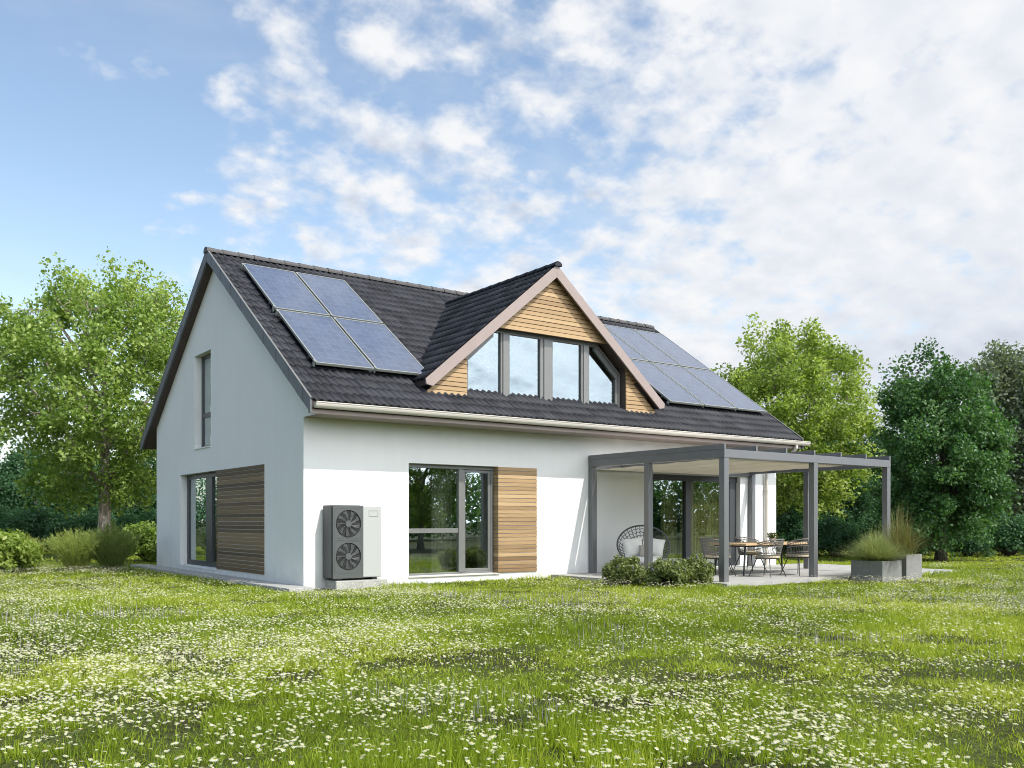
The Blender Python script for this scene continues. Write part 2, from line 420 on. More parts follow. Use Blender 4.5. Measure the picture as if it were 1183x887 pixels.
def np_mesh(name, verts, quads=None, tris=None, tint=None, m=None, parent=None, midx=None, smooth=False):
    """fast mesh from arrays"""
    me = bpy.data.meshes.new(name)
    verts = np.asarray(verts, np.float32)
    nq = 0 if quads is None else len(quads)
    ntr = 0 if tris is None else len(tris)
    me.vertices.add(len(verts)); me.vertices.foreach_set('co', verts.ravel())
    loops = []
    if nq: loops.append(np.asarray(quads, np.int32).ravel())
    if ntr: loops.append(np.asarray(tris, np.int32).ravel())
    loops = np.concatenate(loops)
    me.loops.add(len(loops)); me.loops.foreach_set('vertex_index', loops)
    tot = np.concatenate([np.full(nq, 4, np.int32), np.full(ntr, 3, np.int32)])
    st = np.concatenate([[0], np.cumsum(tot)[:-1]]).astype(np.int32)
    me.polygons.add(len(tot)); me.polygons.foreach_set('loop_start', st)
    if midx is not None: me.polygons.foreach_set('material_index', np.asarray(midx, np.int32))
    if smooth: me.polygons.foreach_set('use_smooth', np.ones(len(tot), bool))
    for mm in (m if isinstance(m, (list, tuple)) else [m]): me.materials.append(mm)
    if tint is not None:
        a = me.attributes.new('tint', 'FLOAT', 'POINT'); a.data.foreach_set('value', np.asarray(tint, np.float32))
    me.update(calc_edges=True)
    o = bpy.data.objects.new(name, me)
    COL.objects.link(o)
    if parent is not None: o.parent = parent
    return o

def thing(name, label, cat, loc=(0, 0, 0), rz=0.0, group=None):
    o = bpy.data.objects.new(name, None); COL.objects.link(o)
    o.empty_display_size = 0.2
    o.location = loc; o.rotation_euler = (0, 0, rz)
    return tag(o, label, cat, group)

def tag(o, label, cat, group=None):
    o['label'] = label; o['category'] = cat
    if group: o['group'] = group
    return o

def kind(o, k, label=None, cat=None):
    o['kind'] = k
    if label: o['label'] = label
    if cat: o['category'] = cat
    return o

def part(name, parent, loc=(0, 0, 0)):
    o = bpy.data.objects.new(name, None); COL.objects.link(o); o.parent = parent; o.location = loc
    o.empty_display_size = 0.1
    return o

def copy_tree(o, parent=None):
    c = o.copy(); COL.objects.link(c)
    if parent is not None: c.parent = parent
    for ch in list(o.children):
        copy_tree(ch, c)
    return c

# ================================================================== the setting
LH, WH = 13.16, 9.40                     # house length and depth
SL = 0.699                               # roof slope
EY, EZ = -0.753, 3.224                   # eave line
RY, RZ = 4.70, 7.036                     # ridge
TH = math.atan(SL)
GZ = -0.07                               # meadow level

g = MB()
g.add([(-400, -400, GZ), (500, -400, GZ), (500, 500, GZ), (-400, 500, GZ)], [(0, 1, 2, 3)])
kind(g.build('ground', M['ground']), 'structure', 'meadow soil under the grass', 'ground')

p = MB()
p.box(-0.46, 0.0, -0.45, 10.2, GZ - 0.1, -0.01)
kind(p.build('path', M['concrete'], bevel=0.01), 'structure', 'pale concrete strip round the foot of the house', 'path')
p = MB()
def patio_at(x, y):
    return (x > 6.40 and y > -4.15) or (x > 5.60 and y > -2.25)
for i in range(22):
    for j in range(10):
        xa, xb = 5.6 + i * 0.4, 5.6 + (i + 1) * 0.4
        ya, yb = -4.15 + j * 0.415, -4.15 + (j + 1) * 0.415
        if not patio_at((xa + xb) / 2, (ya + yb) / 2): continue
        p.box(xa + 0.003, xb - 0.003, ya + 0.003, yb - 0.003, -0.04, 0.0)
p.box(6.4, 14.4, -4.15, 0.0, GZ - 0.1, -0.012); p.box(5.6, 6.4, -2.075, 0.0, GZ - 0.1, -0.012)
kind(p.build('patio', M['concrete']), 'structure', 'patio of pale concrete slabs under the pergola', 'patio')

# ================================================================== house
house = thing('house', 'white rendered house with dark tiled gable roof, timber clad dormer and solar panels', 'house')

def wall_grid(us, zs, holes, to3, depth_vec, name):
    """wall face with rectangular openings and reveals; to3 maps (u,z)->xyz; depth_vec goes into the house"""
    mb = MB()
    us = sorted(set(us + [h[0] for h in holes] + [h[1] for h in holes]))
    zs = sorted(set(zs + [h[2] for h in holes] + [h[3] for h in holes]))
    for i in range(len(us) - 1):
        for j in range(len(zs) - 1):
            cu, cz = (us[i] + us[i + 1]) / 2, (zs[j] + zs[j + 1]) / 2
            if any(h[0] < cu < h[1] and h[2] < cz < h[3] for h in holes): continue
            mb.add([to3(us[i], zs[j]), to3(us[i + 1], zs[j]), to3(us[i + 1], zs[j + 1]), to3(us[i], zs[j + 1])], [(0, 1, 2, 3)])
    dv = Vector(depth_vec)
    for (a, b, c, d) in holes:
        q = [Vector(to3(a, c)), Vector(to3(b, c)), Vector(to3(b, d)), Vector(to3(a, d))]
        for k in range(4):
            p0, p1 = q[k], q[(k + 1) % 4]
            mb.add([p0, p1, p1 + dv, p0 + dv], [(0, 1, 2, 3)])
    return mb

FW0, FW1, FW2, FZ0, FZ1 = 2.135, 4.244, 5.216, 0.083, 2.255
SD0, SD1, SDZ = 8.47, 11.74, 2.25
wall_grid([0, LH], [GZ, 3.6], [(FW0, FW1, FZ0, FZ1), (SD0, SD1, 0.02, SDZ)], lambda u, z: (u, 0, z), (0, 0.26, 0), '').build('wall', M['render'], house)
GY0, GY1, GY2, GZ0, GZ1 = 1.868, 4.604, 7.34, 0.097, 2.25
# gable wall at X=0: lower band with the glazed door, then the triangle with the tall window
gw = wall_grid([0, WH], [GZ, 2.6], [(GY1, GY2, GZ0, GZ1)], lambda u, z: (0, u, z), (0.26, 0, 0), '')
UY0, UY1, UZ0, UZ1 = 5.07, 6.23, 2.82, 4.96
def under(y):                            # underside of roof above y
    return min(EZ + SL * (y - EY), EZ + SL * (2 * RY - EY - y)) - 0.20
def cell(a, b, z0, z1=None):
    t = [(0, a, z0), (0, b, z0)]
    if z1 is None:
        t.append((0, b, under(b)))
        if a < RY < b: t.append((0, RY, under(RY)))
        t.append((0, a, under(a)))
    else:
        t += [(0, b, z1), (0, a, z1)]
    gw.add(t, [tuple(range(len(t)))])
cell(0, RY, 2.6); cell(RY, UY0, 2.6); cell(UY0, UY1, 2.6, UZ0); cell(UY0, UY1, UZ1); cell(UY1, WH, 2.6)
for (a, b) in (((UY0, UZ0), (UY1, UZ0)), ((UY1, UZ0), (UY1, UZ1)), ((UY1, UZ1), (UY0, UZ1)), ((UY0, UZ1), (UY0, UZ0))):
    gw.add([(0, a[0], a[1]), (0, b[0], b[1]), (0.26, b[0], b[1]), (0.26, a[0], a[1])], [(0, 1, 2, 3)])
gw.build('wall', M['render'], house)
MB().add([(LH, 0, GZ), (LH, WH, GZ), (LH, WH, under(WH)), (LH, RY, under(RY)), (LH, 0, under(0))], [(0, 1, 2, 3, 4)]).build('wall', M['render'], house)
MB().add([(0, WH, GZ), (LH, WH, GZ), (LH, WH, 3.6), (0, WH, 3.6)], [(0, 1, 2, 3)]).build('wall', M['render'], house)
# rooms behind the glass
MB().box(0.02, LH - 0.02, 0.27, WH - 0.02, 0.0, 0.075).build('floor', M['room_floor'], house)
MB().box(0.02, LH - 0.02, 0.27, WH - 0.02, 2.55, 2.66).build('ceiling', M['room'], house)
ri = MB(); ri.box(0.6, LH - 0.05, 4.1, 4.2, 0.08, 2.54); ri.box(7.0, 7.1, 0.27, 4.09, 0.08, 2.54)
ri.build('partition', M['room'], house)

# ---- tiled slopes
def tile_slope(Lu, Lv, wave=0.15, course=0.32, amp=0.026, step=0.024, seed=1):
    """pantile surface in local (u along eave, v up slope, n out): wavy courses that overlap like real tiles"""
    rng = np.random.default_rng(seed)
    per = 8
    nu = int(round(Lu / wave)) * per
    u = np.linspace(0, Lu, nu + 1)
    ph = (u / wave) % 1.0
    prof = np.where(ph < 0.62, np.sin(ph / 0.62 * math.pi), -0.35 * np.sin((ph - 0.62) / 0.38 * math.pi)) * amp
    nc = int(round(Lv / course)); course = Lv / nc
    rows, V, Q, T = [], [], [], []
    tile_id = (u / (wave * 2)).astype(int)
    for c in range(nc):
        jz = rng.normal(0, 0.0016, tile_id.max() + 1)[tile_id]
        jv = rng.normal(0, 0.004, tile_id.max() + 1)[tile_id]
        tn = rng.random(tile_id.max() + 1)[tile_id]
        for (v, off, t) in ((c * course, step - 0.02, 0), (c * course, step, 0), ((c + 1) * course + 0.01, 0.004, 1)):
            V.append(np.stack([u, np.full_like(u, v) + (jv if t == 0 else 0), prof + off + jz], 1)); T.append(tn)
    V = np.concatenate(V); T = np.concatenate(T)
    n1 = nu + 1
    for c in range(nc):
        for r in (0, 1):
            a = (c * 3 + r) * n1 + np.arange(nu)
            Q.append(np.stack([a, a + 1, a + 1 + n1, a + n1], 1))
    return V, np.concatenate(Q), T

def place_slope(V, org, ue, ve, ne):
    return np.array(org)[None] + V[:, :1] * np.array(ue) + V[:, 1:2] * np.array(ve) + V[:, 2:] * np.array(ne)

VX0, VX1 = -0.20, LH + 0.12
c, s_ = math.cos(TH), math.sin(TH)
LV = math.hypot(RY - EY, RZ - EZ)
V, Q, T = tile_slope(VX1 - VX0, LV)
Vf = place_slope(V, (VX0, EY, EZ - 0.03), (1, 0, 0), (0, c, s_), (0, -s_, c))
np_mesh('roof', Vf, Q, tint=T, m=M['tile'], parent=house)
Vb = place_slope(V, (VX1, 2 * RY - EY, EZ - 0.03), (-1, 0, 0), (0, -c, s_), (0, s_, c))
np_mesh('roof', Vb, Q, tint=T, m=M['tile'], parent=house)
# boarding under the tiles (closes the eaves) with a dark soffit
bd = MB()
def slope_z(y): return EZ + SL * (y - EY)
for sgn in (0, 1):
    f = (lambda y: y) if sgn == 0 else (lambda y: 2 * RY - y)
    poly = [(f(EY + 0.03), slope_z(EY + 0.03) - 0.045), (f(RY), RZ - 0.045), (f(RY), RZ - 0.19), (f(EY + 0.03), slope_z(EY + 0.03) - 0.19)]
    bd.prism(poly, VX0 + 0.03, VX1 - 0.03, axis='x')
bd.build('roof_boarding', M['soffit_dark'], house)
# bargeboards on the gables
for (xa, xb) in ((VX0 - 0.012, VX0 + 0.028), (VX1 - 0.028, VX1 + 0.012)):
    vb = MB()
    for sgn in (0, 1):
        f = (lambda y: y) if sgn == 0 else (lambda y: 2 * RY - y)
        yy = np.linspace(EY - 0.005, RY, 19)
        for k in range(18):
            a, b = yy[k], yy[k + 1] - 0.004
            off = 0.004 * (k % 2)
            vb.prism([(f(a), slope_z(a) + 0.015), (f(b), slope_z(b) + 0.015), (f(b), slope_z(b) - 0.235), (f(a), slope_z(a) - 0.235)], xa - off, xb, axis='x', tint=random.random())
    vb.build('bargeboard', M['slate_trim'], house)
    # thin light metal edge along the top of the verge
    ed = MB()
    for sgn in (0, 1):
        f = (lambda y: y) if sgn == 0 else (lambda y: 2 * RY - y)
        ed.prism([(f(EY - 0.01), slope_z(EY) + 0.030), (f(RY), RZ + 0.034), (f(RY), RZ + 0.018), (f(EY - 0.01), slope_z(EY) + 0.016)], xa - 0.006, xb - 0.012, axis='x')
    ed.build('verge_trim', M['frame_grey'], house)
# ridge caps
def ridge_caps(p0, p1, rad, m, parent, seg=0.36, name='ridge_cap'):
    p0, p1 = Vector(p0), Vector(p1); d = (p1 - p0); L = d.length; d.normalize()
    side = d.cross(Vector((0, 0, 1))).normalized()
    mb = MB(); n = int(L / seg) + 1
    for i in range(n):
        a = p0 + d * (L * i / n - 0.03); b = p0 + d * (L * (i + 1) / n)
        V, F = [], []
        for (q, r) in ((a, rad * 1.10), (b, rad * 0.95)):
            for k in range(9):
                t = math.pi * (k / 8) * 1.16 - 0.08 * math.pi
                V.append(q + side * (r * math.cos(t)) + Vector((0, 0, r * 0.75 * math.sin(t))))
            for k in range(9):
                t = math.pi * (k / 8) * 1.16 - 0.08 * math.pi
                V.append(q + side * ((r - 0.018) * math.cos(t)) + Vector((0, 0, (r - 0.018) * 0.75 * math.sin(t))))
        for k in range(8):
            F += [(k, k + 1, 18 + k + 1, 18 + k), (k, 9 + k, 9 + k + 1, k + 1), (18 + k, 18 + k + 1, 27 + k + 1, 27 + k)]
        F.append((0, 1, 2, 3, 4, 5, 6, 7, 8))
        mb.add(V, F)
    return mb.build(name, m, parent)
ridge_caps((VX0 - 0.01, RY, RZ - 0.03), (VX1 + 0.02, RY, RZ - 0.03), 0.115, M['ridge'], house)

# fascia, soffit, gutter
MB().box(VX0 - 0.01, VX1 - 0.02, EY + 0.045, EY + 0.075, EZ - 0.24, EZ - 0.05).build('fascia', M['rose_trim'], house)
MB().box(0.002, LH - 0.002, EY + 0.076, -0.002, EZ - 0.235, EZ - 0.215).build('soffit', M['rose_trim'], house)
gt = MB()
gx0, gx1, gy, gz, gr = VX0 + 0.06, VX1 + 0.16, EY - 0.035, EZ - 0.065, 0.075
V, F = [], []
ang = [math.pi + math.pi * k / 10 for k in range(11)]
for x in (gx0, gx1):
    for r in (gr, gr - 0.006):
        for t in ang:
            V.append((x, gy + r * math.cos(t), gz + r * math.sin(t) * 1.25))
for k in range(10):
    F += [(k, k + 1, 22 + k + 1, 22 + k), (11 + k, 33 + k, 33 + k + 1, 11 + k + 1)]
F += [(0, 22, 33, 11), (10, 21, 43, 32)]
gt.add(V, F)
for x in (gx0, gx1):
    gt.add([(x, gy + gr * math.cos(t), gz + gr * math.sin(t) * 1.25) for t in ang], [tuple(range(11))])
gt.tube([(gx0, gy - gr, gz + 0.004), (gx1, gy - gr, gz + 0.004)], 0.011, 6)
gt.build('gutter', M['cream_gutter'], house, smooth=False)
dp = MB()
dp.tube([(12.95, gy, gz - 0.06), (12.95, gy, gz - 0.16), (12.93, gy + 0.12, gz - 0.30), (12.75, -0.22, gz - 0.62), (12.68, -0.08, gz - 0.78), (12.68, -0.075, gz - 0.95), (12.68, -0.075, GZ)], 0.042, 12)
dp.tube([(12.68, -0.075, 1.9), (12.68, -0.075, 1.95)], 0.052, 12); dp.tube([(12.68, -0.075, 0.6), (12.68, -0.075, 0.65)], 0.052, 12)
dp.build('downpipe', M['cream_gutter'], house, smooth=False)

MB().prism([(EY + 0.078, EZ - 0.235), (0.0, EZ - 0.235), (0.0, under(0)), (EY + 0.078, EZ - 0.19)], 0.001, 0.02, 'x').build('eave_cheek', M['render'], house)
# ---- timber boards
def board_panel(mb, u0, u1, z0, z1, pitch, place, seed, clip=None, gap=0.012, d0=0.0, d1=0.022):
    rng = random.Random(seed)
    n = max(1, int(round((z1 - z0) / pitch))); h = (z1 - z0) / n
    for i in range(n):
        a, b = z0 + i * h + gap / 2, z0 + (i + 1) * h - gap / 2
        o = rng.uniform(0, 0.008); tn = min(1, max(0, rng.gauss(0.5, 0.27)))
        if clip: segs = clip(a, b)
        else: segs = [((u0, a), (u1, a), (u1, b), (u0, b))]
        for q in segs:
            place(mb, q, d0, d1 + o, tn)
def pl_front(mb, q, d0, d1, tn, y=0.0):
    mb.prism(list(q), y - d1, y - d0, 'y', tn)
# slatted panel beside the front window: front face flush with the wall, its left return faces the window
wp = MB()
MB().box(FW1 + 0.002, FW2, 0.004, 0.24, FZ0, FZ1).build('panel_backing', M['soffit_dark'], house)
def pl_ret(mb, q, d0, d1, tn):
    mb.prism(list(q), y_face - d1, y_face - d0, 'y', tn)
y_face = 0.0
rng = random.Random(5)
nb = 27; hb = (FZ1 - FZ0) / nb
for i in range(nb):
    a, b = FZ0 + i * hb + 0.006, FZ0 + (i + 1) * hb - 0.006
    tn = min(1, max(0, rng.gauss(0.5, 0.28))); o = rng.uniform(0, 0.008)
    wp.box(FW1 - 0.022 - o, FW2, -0.020 - o, 0.0035, a, b, tn)
    wp.box(FW1 - 0.022 - o, FW1 + 0.0015, 0.0035, 0.22, a, b, tn)
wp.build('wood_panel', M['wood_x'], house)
# slatted panel beside the gable door
wg = MB()
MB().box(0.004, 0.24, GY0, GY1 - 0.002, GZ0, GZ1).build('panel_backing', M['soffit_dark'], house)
nb = 27; hb = (GZ1 - GZ0) / nb
for i in range(nb):
    a, b = GZ0 + i * hb + 0.007, GZ0 + (i + 1) * hb - 0.007
    tn = min(1, max(0, rng.gauss(0.5, 0.28))); o = rng.uniform(0, 0.008)
    wg.box(-0.018 - o, 0.0035, GY0, GY1 + 0.02, a, b, tn)
    wg.box(0.0035, 0.2, GY1 - 0.0015, GY1 + 0.02, a, b, tn)
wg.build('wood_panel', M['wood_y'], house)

# ---- windows of the ground floor
def framed(name, rects, glass, frame_boxes, fm, gm):
    w = part(name, house)
    fb = MB()
    for bx in frame_boxes: fb.box(*bx)
    fb.build('frame', fm, w, bevel=0.006)
    for q in rects:
        MB().box(*q).build('pane', gm, w)
    return w
# front window (recess 0.15)
y0, y1 = 0.14, 0.20
w = framed('window', [(FW0 + 0.04, 3.365, 0.165, 0.171, 0.99, FZ1 - 0.06), (FW0 + 0.04, 3.365, 0.165, 0.171, FZ0 + 0.03, 0.91), (3.52, 4.10, 0.168, 0.174, FZ0 + 0.07, FZ1 - 0.10)], None,
    [(FW0, FW0 + 0.05, y0, y1, FZ0, FZ1), (FW0 + 0.05, FW1, y0 - 0.02, y1, FZ1 - 0.075, FZ1), (FW0 + 0.05, FW1, y0, y1, FZ0, FZ0 + 0.04),
     (3.355, 3.475, y0 - 0.02, y1, FZ0 + 0.04, FZ1 - 0.075), (FW0 + 0.05, 3.355, y0, y1, 0.905, 0.995),
     (3.475, 3.53, y0 + 0.012, y1, FZ0 + 0.04, FZ1 - 0.075), (4.085, 4.15, y0 + 0.012, y1, FZ0 + 0.04, FZ1 - 0.075), (4.15, FW1 - 0.03, y0, y1, FZ0 + 0.04, FZ1 - 0.075),
     (3.53, 4.085, y0 + 0.012, y1, FZ0 + 0.04, FZ0 + 0.10), (3.53, 4.085, y0 + 0.012, y1, FZ1 - 0.13, FZ1 - 0.075)], M['frame_grey'], M['glass_low'])
MB().box(FW0 - 0.002, FW1 + 0.01, -0.028, 0.13, FZ0 - 0.028, FZ0 - 0.003).build('sill', M['cream_gutter'], w, bevel=0.004)
def curtain(x0, x1, y, z0, z1, m, parent, axis='x', waves=9, amp=0.028):
    n = waves * 8; V, F = [], []
    for k in range(n + 1):
        t = k / n; u = x0 + (x1 - x0) * t
        d = amp * math.sin(t * waves * 2 * math.pi) + amp * 0.4 * math.sin(t * waves * 5.3)
        for z in (z0, z1):
            V.append((u, y + d, z) if axis == 'x' else (y + d, u, z))
    F = [(2 * k, 2 * k + 2, 2 * k + 3, 2 * k + 1) for k in range(n)]
    return MB().add(V, F).build('curtain', m, parent, smooth=True)
curtain(2.92, 3.4, 0.45, 0.09, 2.4, M['curtain'], house, waves=6)
curtain(4.0, 4.25, 0.42, 0.09, 2.4, M['curtain'], house, waves=4)
# big sliding door under the pergola
y0, y1 = 0.10, 0.19
w = framed('sliding_door', [(SD0 + 0.06, 9.86, 0.15, 0.158, 0.09, SDZ - 0.12), (10.02, 11.46, 0.13, 0.138, 0.09, SDZ - 0.12)], None,
    [(SD0, SD0 + 0.07, y0, y1, 0.02, SDZ), (SD0 + 0.07, SD1, y0, y1, SDZ - 0.14, SDZ), (SD0 + 0.07, SD1, y0, y1, 0.02, 0.10),
     (9.85, 10.03, y0 - 0.01, y1, 0.10, SDZ - 0.14), (11.45, 11.66, y0, y1, 0.10, SDZ - 0.14), (11.66, SD1, y0 + 0.03, y1, 0.10, SDZ - 0.14)], M['frame_dark'], M['glass_door'])
curtain(9.35, 9.88, 0.42, 0.09, 2.4, M['curtain_gold'], house, waves=5)
curtain(10.0, 11.6, 0.40, 0.09, 2.4, M['curtain_gold'], house, waves=15, amp=0.035)
# gable glazed door (recess 0.17)
x0, x1 = 0.16, 0.22
w = framed('patio_door', [(0.185, 0.191, 5.86, 7.22, GZ0 + 0.11, GZ1 - 0.10), (0.185, 0.191, 4.62, 5.44, GZ0 + 0.11, GZ1 - 0.10)], None,
    [(x0, x1, 7.2, GY2, GZ0, GZ1), (x0, x1, GY1, 7.2, GZ1 - 0.11, GZ1), (x0, x1, GY1, 7.2, GZ0, GZ0 + 0.12), (x0 - 0.015, x1, 5.43, 5.87, GZ0 + 0.12, GZ1 - 0.11)], M['frame_dark'], M['glass_low'])
w.children[0].data.materials[0] = M['frame_dark']
MB().box(-0.02, 0.15, GY1, GY2 + 0.002, GZ0 - 0.03, GZ0 - 0.004).build('sill', M['render'], w)
curtain(6.6, 7.2, 0.42, 0.09, 2.4, M['curtain'], house, axis='y', waves=6)
# tall upper gable window
w = framed('window', [(0.185, 0.191, UY0 + 0.05, UY1 - 0.07, 3.62, UZ1 - 0.06), (0.185, 0.191, UY0 + 0.05, UY1 - 0.07, UZ0 + 0.05, 3.53)], None,
    [(x0, x1, UY0, UY0 + 0.06, UZ0, UZ1), (x0, x1, UY1 - 0.09, UY1, UZ0, UZ1), (x0, x1, UY0 + 0.06, UY1 - 0.09, UZ1 - 0.07, UZ1), (x0, x1, UY0 + 0.06, UY1 - 0.09, UZ0, UZ0 + 0.06), (x0, x1, UY0 + 0.06, UY1 - 0.09, 3.52, 3.63)], M['frame_dark'], M['glass_low'])
MB().box(-0.025, 0.15, UY0 - 0.002, UY1 + 0.002, UZ0 - 0.03, UZ0 - 0.004).build('sill', M['render'], w)

# ---- dormer
DX, DZ, DB, DM, DHW = 5.50, 6.52, -0.33, 0.84, 3.17
def dz_at(x): return DZ - DM * abs(x - DX)
dth = math.atan(DM); dc, ds = math.cos(dth), math.sin(dth)
DL = 4.35 - DB
for sgn, nm in ((-1, 'dormer_roof'), (1, 'dormer_roof')):
    V, Q, T = tile_slope(DL, DHW / dc, seed=11 + sgn)
    org = (DX + sgn * DHW, DB if sgn > 0 else DB + DL, DZ - DM * DHW - 0.012)
    ue = (0, 1, 0) if sgn > 0 else (0, -1, 0)
    np_mesh(nm, place_slope(V, org, ue, (-sgn * dc, 0, ds), (sgn * ds, 0, dc)), Q, tint=T, m=M['tile'], parent=house)
db = MB()
for sgn in (-1, 1):
    db.prism([(DX, DZ - 0.03), (DX + sgn * (DHW - 0.03), dz_at(DX + DHW - 0.03) - 0.03), (DX + sgn * (DHW - 0.03), dz_at(DX + DHW - 0.03) - 0.15), (DX, DZ - 0.17)], DB + 0.03, 4.2, 'y')
db.build('dormer_soffit', M['soffit_dark'], house)
bb = MB()
for sgn in (-1, 1):
    x1_ = DX + sgn * (DHW + 0.02)
    bb.prism([(DX, DZ + 0.0), (x1_, dz_at(x1_) + 0.0), (x1_ - sgn * 0.015, dz_at(x1_) - 0.10), (DX + sgn * (DHW - 0.14), dz_at(x1_) - 0.13), (DX, DZ - 0.265)], DB - 0.015 - 0.003 * (sgn > 0), DB + 0.028, 'y')
bb.build('dormer_bargeboard', M['rose_trim'], house, bevel=0.005)
ridge_caps((DX, DB - 0.03, DZ - 0.015), (DX, 4.1, DZ - 0.015), 0.095, M['tile'], house, name='dormer_ridge_cap')
# cladding with trapezoid window opening; it stands proud of the window
DCY = -0.15
WX0, WX1, WZT = 3.43, 7.63, 5.10
WTX = 1.37                               # half width of the flat window head
def soff(x): return dz_at(x) - 0.15
def clip_d(a, b):
    """board pieces between heights a and b outside the window and under the roof"""
    segs = []
    hw = lambda z: max(0.0, (DZ - (0.30 if z < 4.3 else 0.13) - z) / DM)
    if b <= WCB:
        for sgn in (-1, 1):
            xa = DX - 0.01 + sgn * 2.14
            o0, o1 = DX + sgn * max(hw(a), 0), DX + sgn * max(hw(b), 0)
            if sgn * (o0 - xa) <= 0.02: continue
            if sgn * (o1 - xa) < 0.0: o1 = xa
            segs.append([(xa, a), (o0, a), (o1, b), (xa, b)] if sgn > 0 else [(o0, a), (xa, a), (xa, b), (o1, b)])
    else:
        if hw(a) > 0.03: segs.append([(DX - hw(a), a), (DX + hw(a), a), (DX + hw(b), b), (DX - hw(b), b)])
    return segs
dcl = MB()
zz = 3.62; rng = random.Random(3)
edges = list(np.arange(3.60, WZT + 0.03 - 0.05, 0.1375)); WCB = 5.055
edges = [3.50 + k * (WCB - 3.50) / 17 for k in range(18)]
edges += [WCB + k * 0.0905 for k in range(1, 17)]
for k in range(len(edges) - 1):
    a, b = edges[k] + 0.005, edges[k + 1] - 0.005
    tn = min(1, max(0, rng.gauss(0.5, 0.2))); o = rng.uniform(0, 0.006)
    for q in clip_d(a, b):
        # drop-shaped weatherboard: bottom edge stands a little prouder than top
        n = len(q); P = [(x, DCY - 0.026 - o - (0.010 if z == a else 0.0), z) for x, z in q] + [(x, DCY, z) for x, z in q]
        F = [tuple(range(n)), tuple(range(2 * n - 1, n - 1, -1))] + [(i, n + i, n + (i + 1) % n, (i + 1) % n) for i in range(n)]
        dcl.add(P, F, tn)
dcl.build('dormer_cladding', M['wood_pale'], house)
dbk = MB()
dbk.prism([(DX - 2.8, 3.5), (DX - 2.13, 3.5), (DX - 2.13, soff(DX - 2.13)), (DX - 2.8, soff(DX - 2.8))], DCY + 0.001, 0.12, 'y')
dbk.prism([(DX + 2.13, 3.5), (DX + 2.8, 3.5), (DX + 2.8, soff(DX + 2.8)), (DX + 2.13, soff(DX + 2.13))], DCY + 0.001, 0.12, 'y')
dbk.prism([(DX - 1.60, WCB + 0.008), (DX + 1.60, WCB + 0.008), (DX, DZ - 0.16)], DCY + 0.001, 0.018, 'y')
dbk.build('dormer_wall', M['soffit_dark'], house)
dw = part('dormer_window', house)
fr = MB()
ya, yb = 0.02, 0.10
def win_top(x): return min(WZT, WZT - 0.86 * (abs(x - DX) - WTX))
fr.box(DX - WTX, DX + WTX, ya, yb, WZT - 0.10, WZT)                      # head
fr.box(DX - WTX + 0.02, DX + WTX - 0.02, ya - 0.03, ya, WZT - 0.045, WZT)
for sgn in (-1, 1):
    a, b = DX + sgn * WTX, DX + sgn * 2.10
    fr.prism([(a, WZT), (b, win_top(b)), (b, win_top(b) - 0.21), (a, WZT - 0.19)], ya, yb - 0.001, 'y')          # raking head
    fr.prism([(a, WZT - 0.001), (b, win_top(b) - 0.001), (b, win_top(b) - 0.06), (a, WZT - 0.05)], ya - 0.03, ya, 'y')
    fr.box(min(b, b - sgn * 0.11), max(b, b - sgn * 0.11), ya, yb, 3.6, win_top(b) - 0.13)                        # side jamb
    fr.box(min(b, b - sgn * 0.04), max(b, b - sgn * 0.04), ya - 0.03, ya, 3.6, win_top(b) - 0.05)
    m0, m1 = DX + sgn * 0.97, DX + sgn * 1.20
    fr.box(min(m0, m1), max(m0, m1), ya - 0.012, yb, 3.6, WZT - 0.10)                                            # mullions
    fr.box(min(m0, m1) + 0.05, max(m0, m1) - 0.03, ya - 0.035, ya - 0.012, 3.6, WZT - 0.10)
fr.box(DX - 0.17, DX + 0.17, ya - 0.012, yb, 3.6, WZT - 0.10)
fr.box(DX - 0.08, DX + 0.14, ya - 0.035, ya - 0.012, 3.6, WZT - 0.10)
fr.build('frame', M['frame_grey'], dw, bevel=0.004)
for (a, b) in ((DX - 0.98, DX - 0.16), (DX + 0.16, DX + 0.98)):
    MB().box(a, b, 0.055, 0.062, 3.6, WZT - 0.09).build('pane', M['glass_up'], dw)
for sgn in (-1, 1):
    a, b = DX + sgn * 1.19, DX + sgn * 2.0
    MB().prism([(a, 3.6), (b, 3.6), (b, win_top(b) - 0.12), (DX + sgn * WTX, WZT - 0.11), (a, WZT - 0.09)], 0.055, 0.062, 'y').build('pane', M['glass_up'], dw)

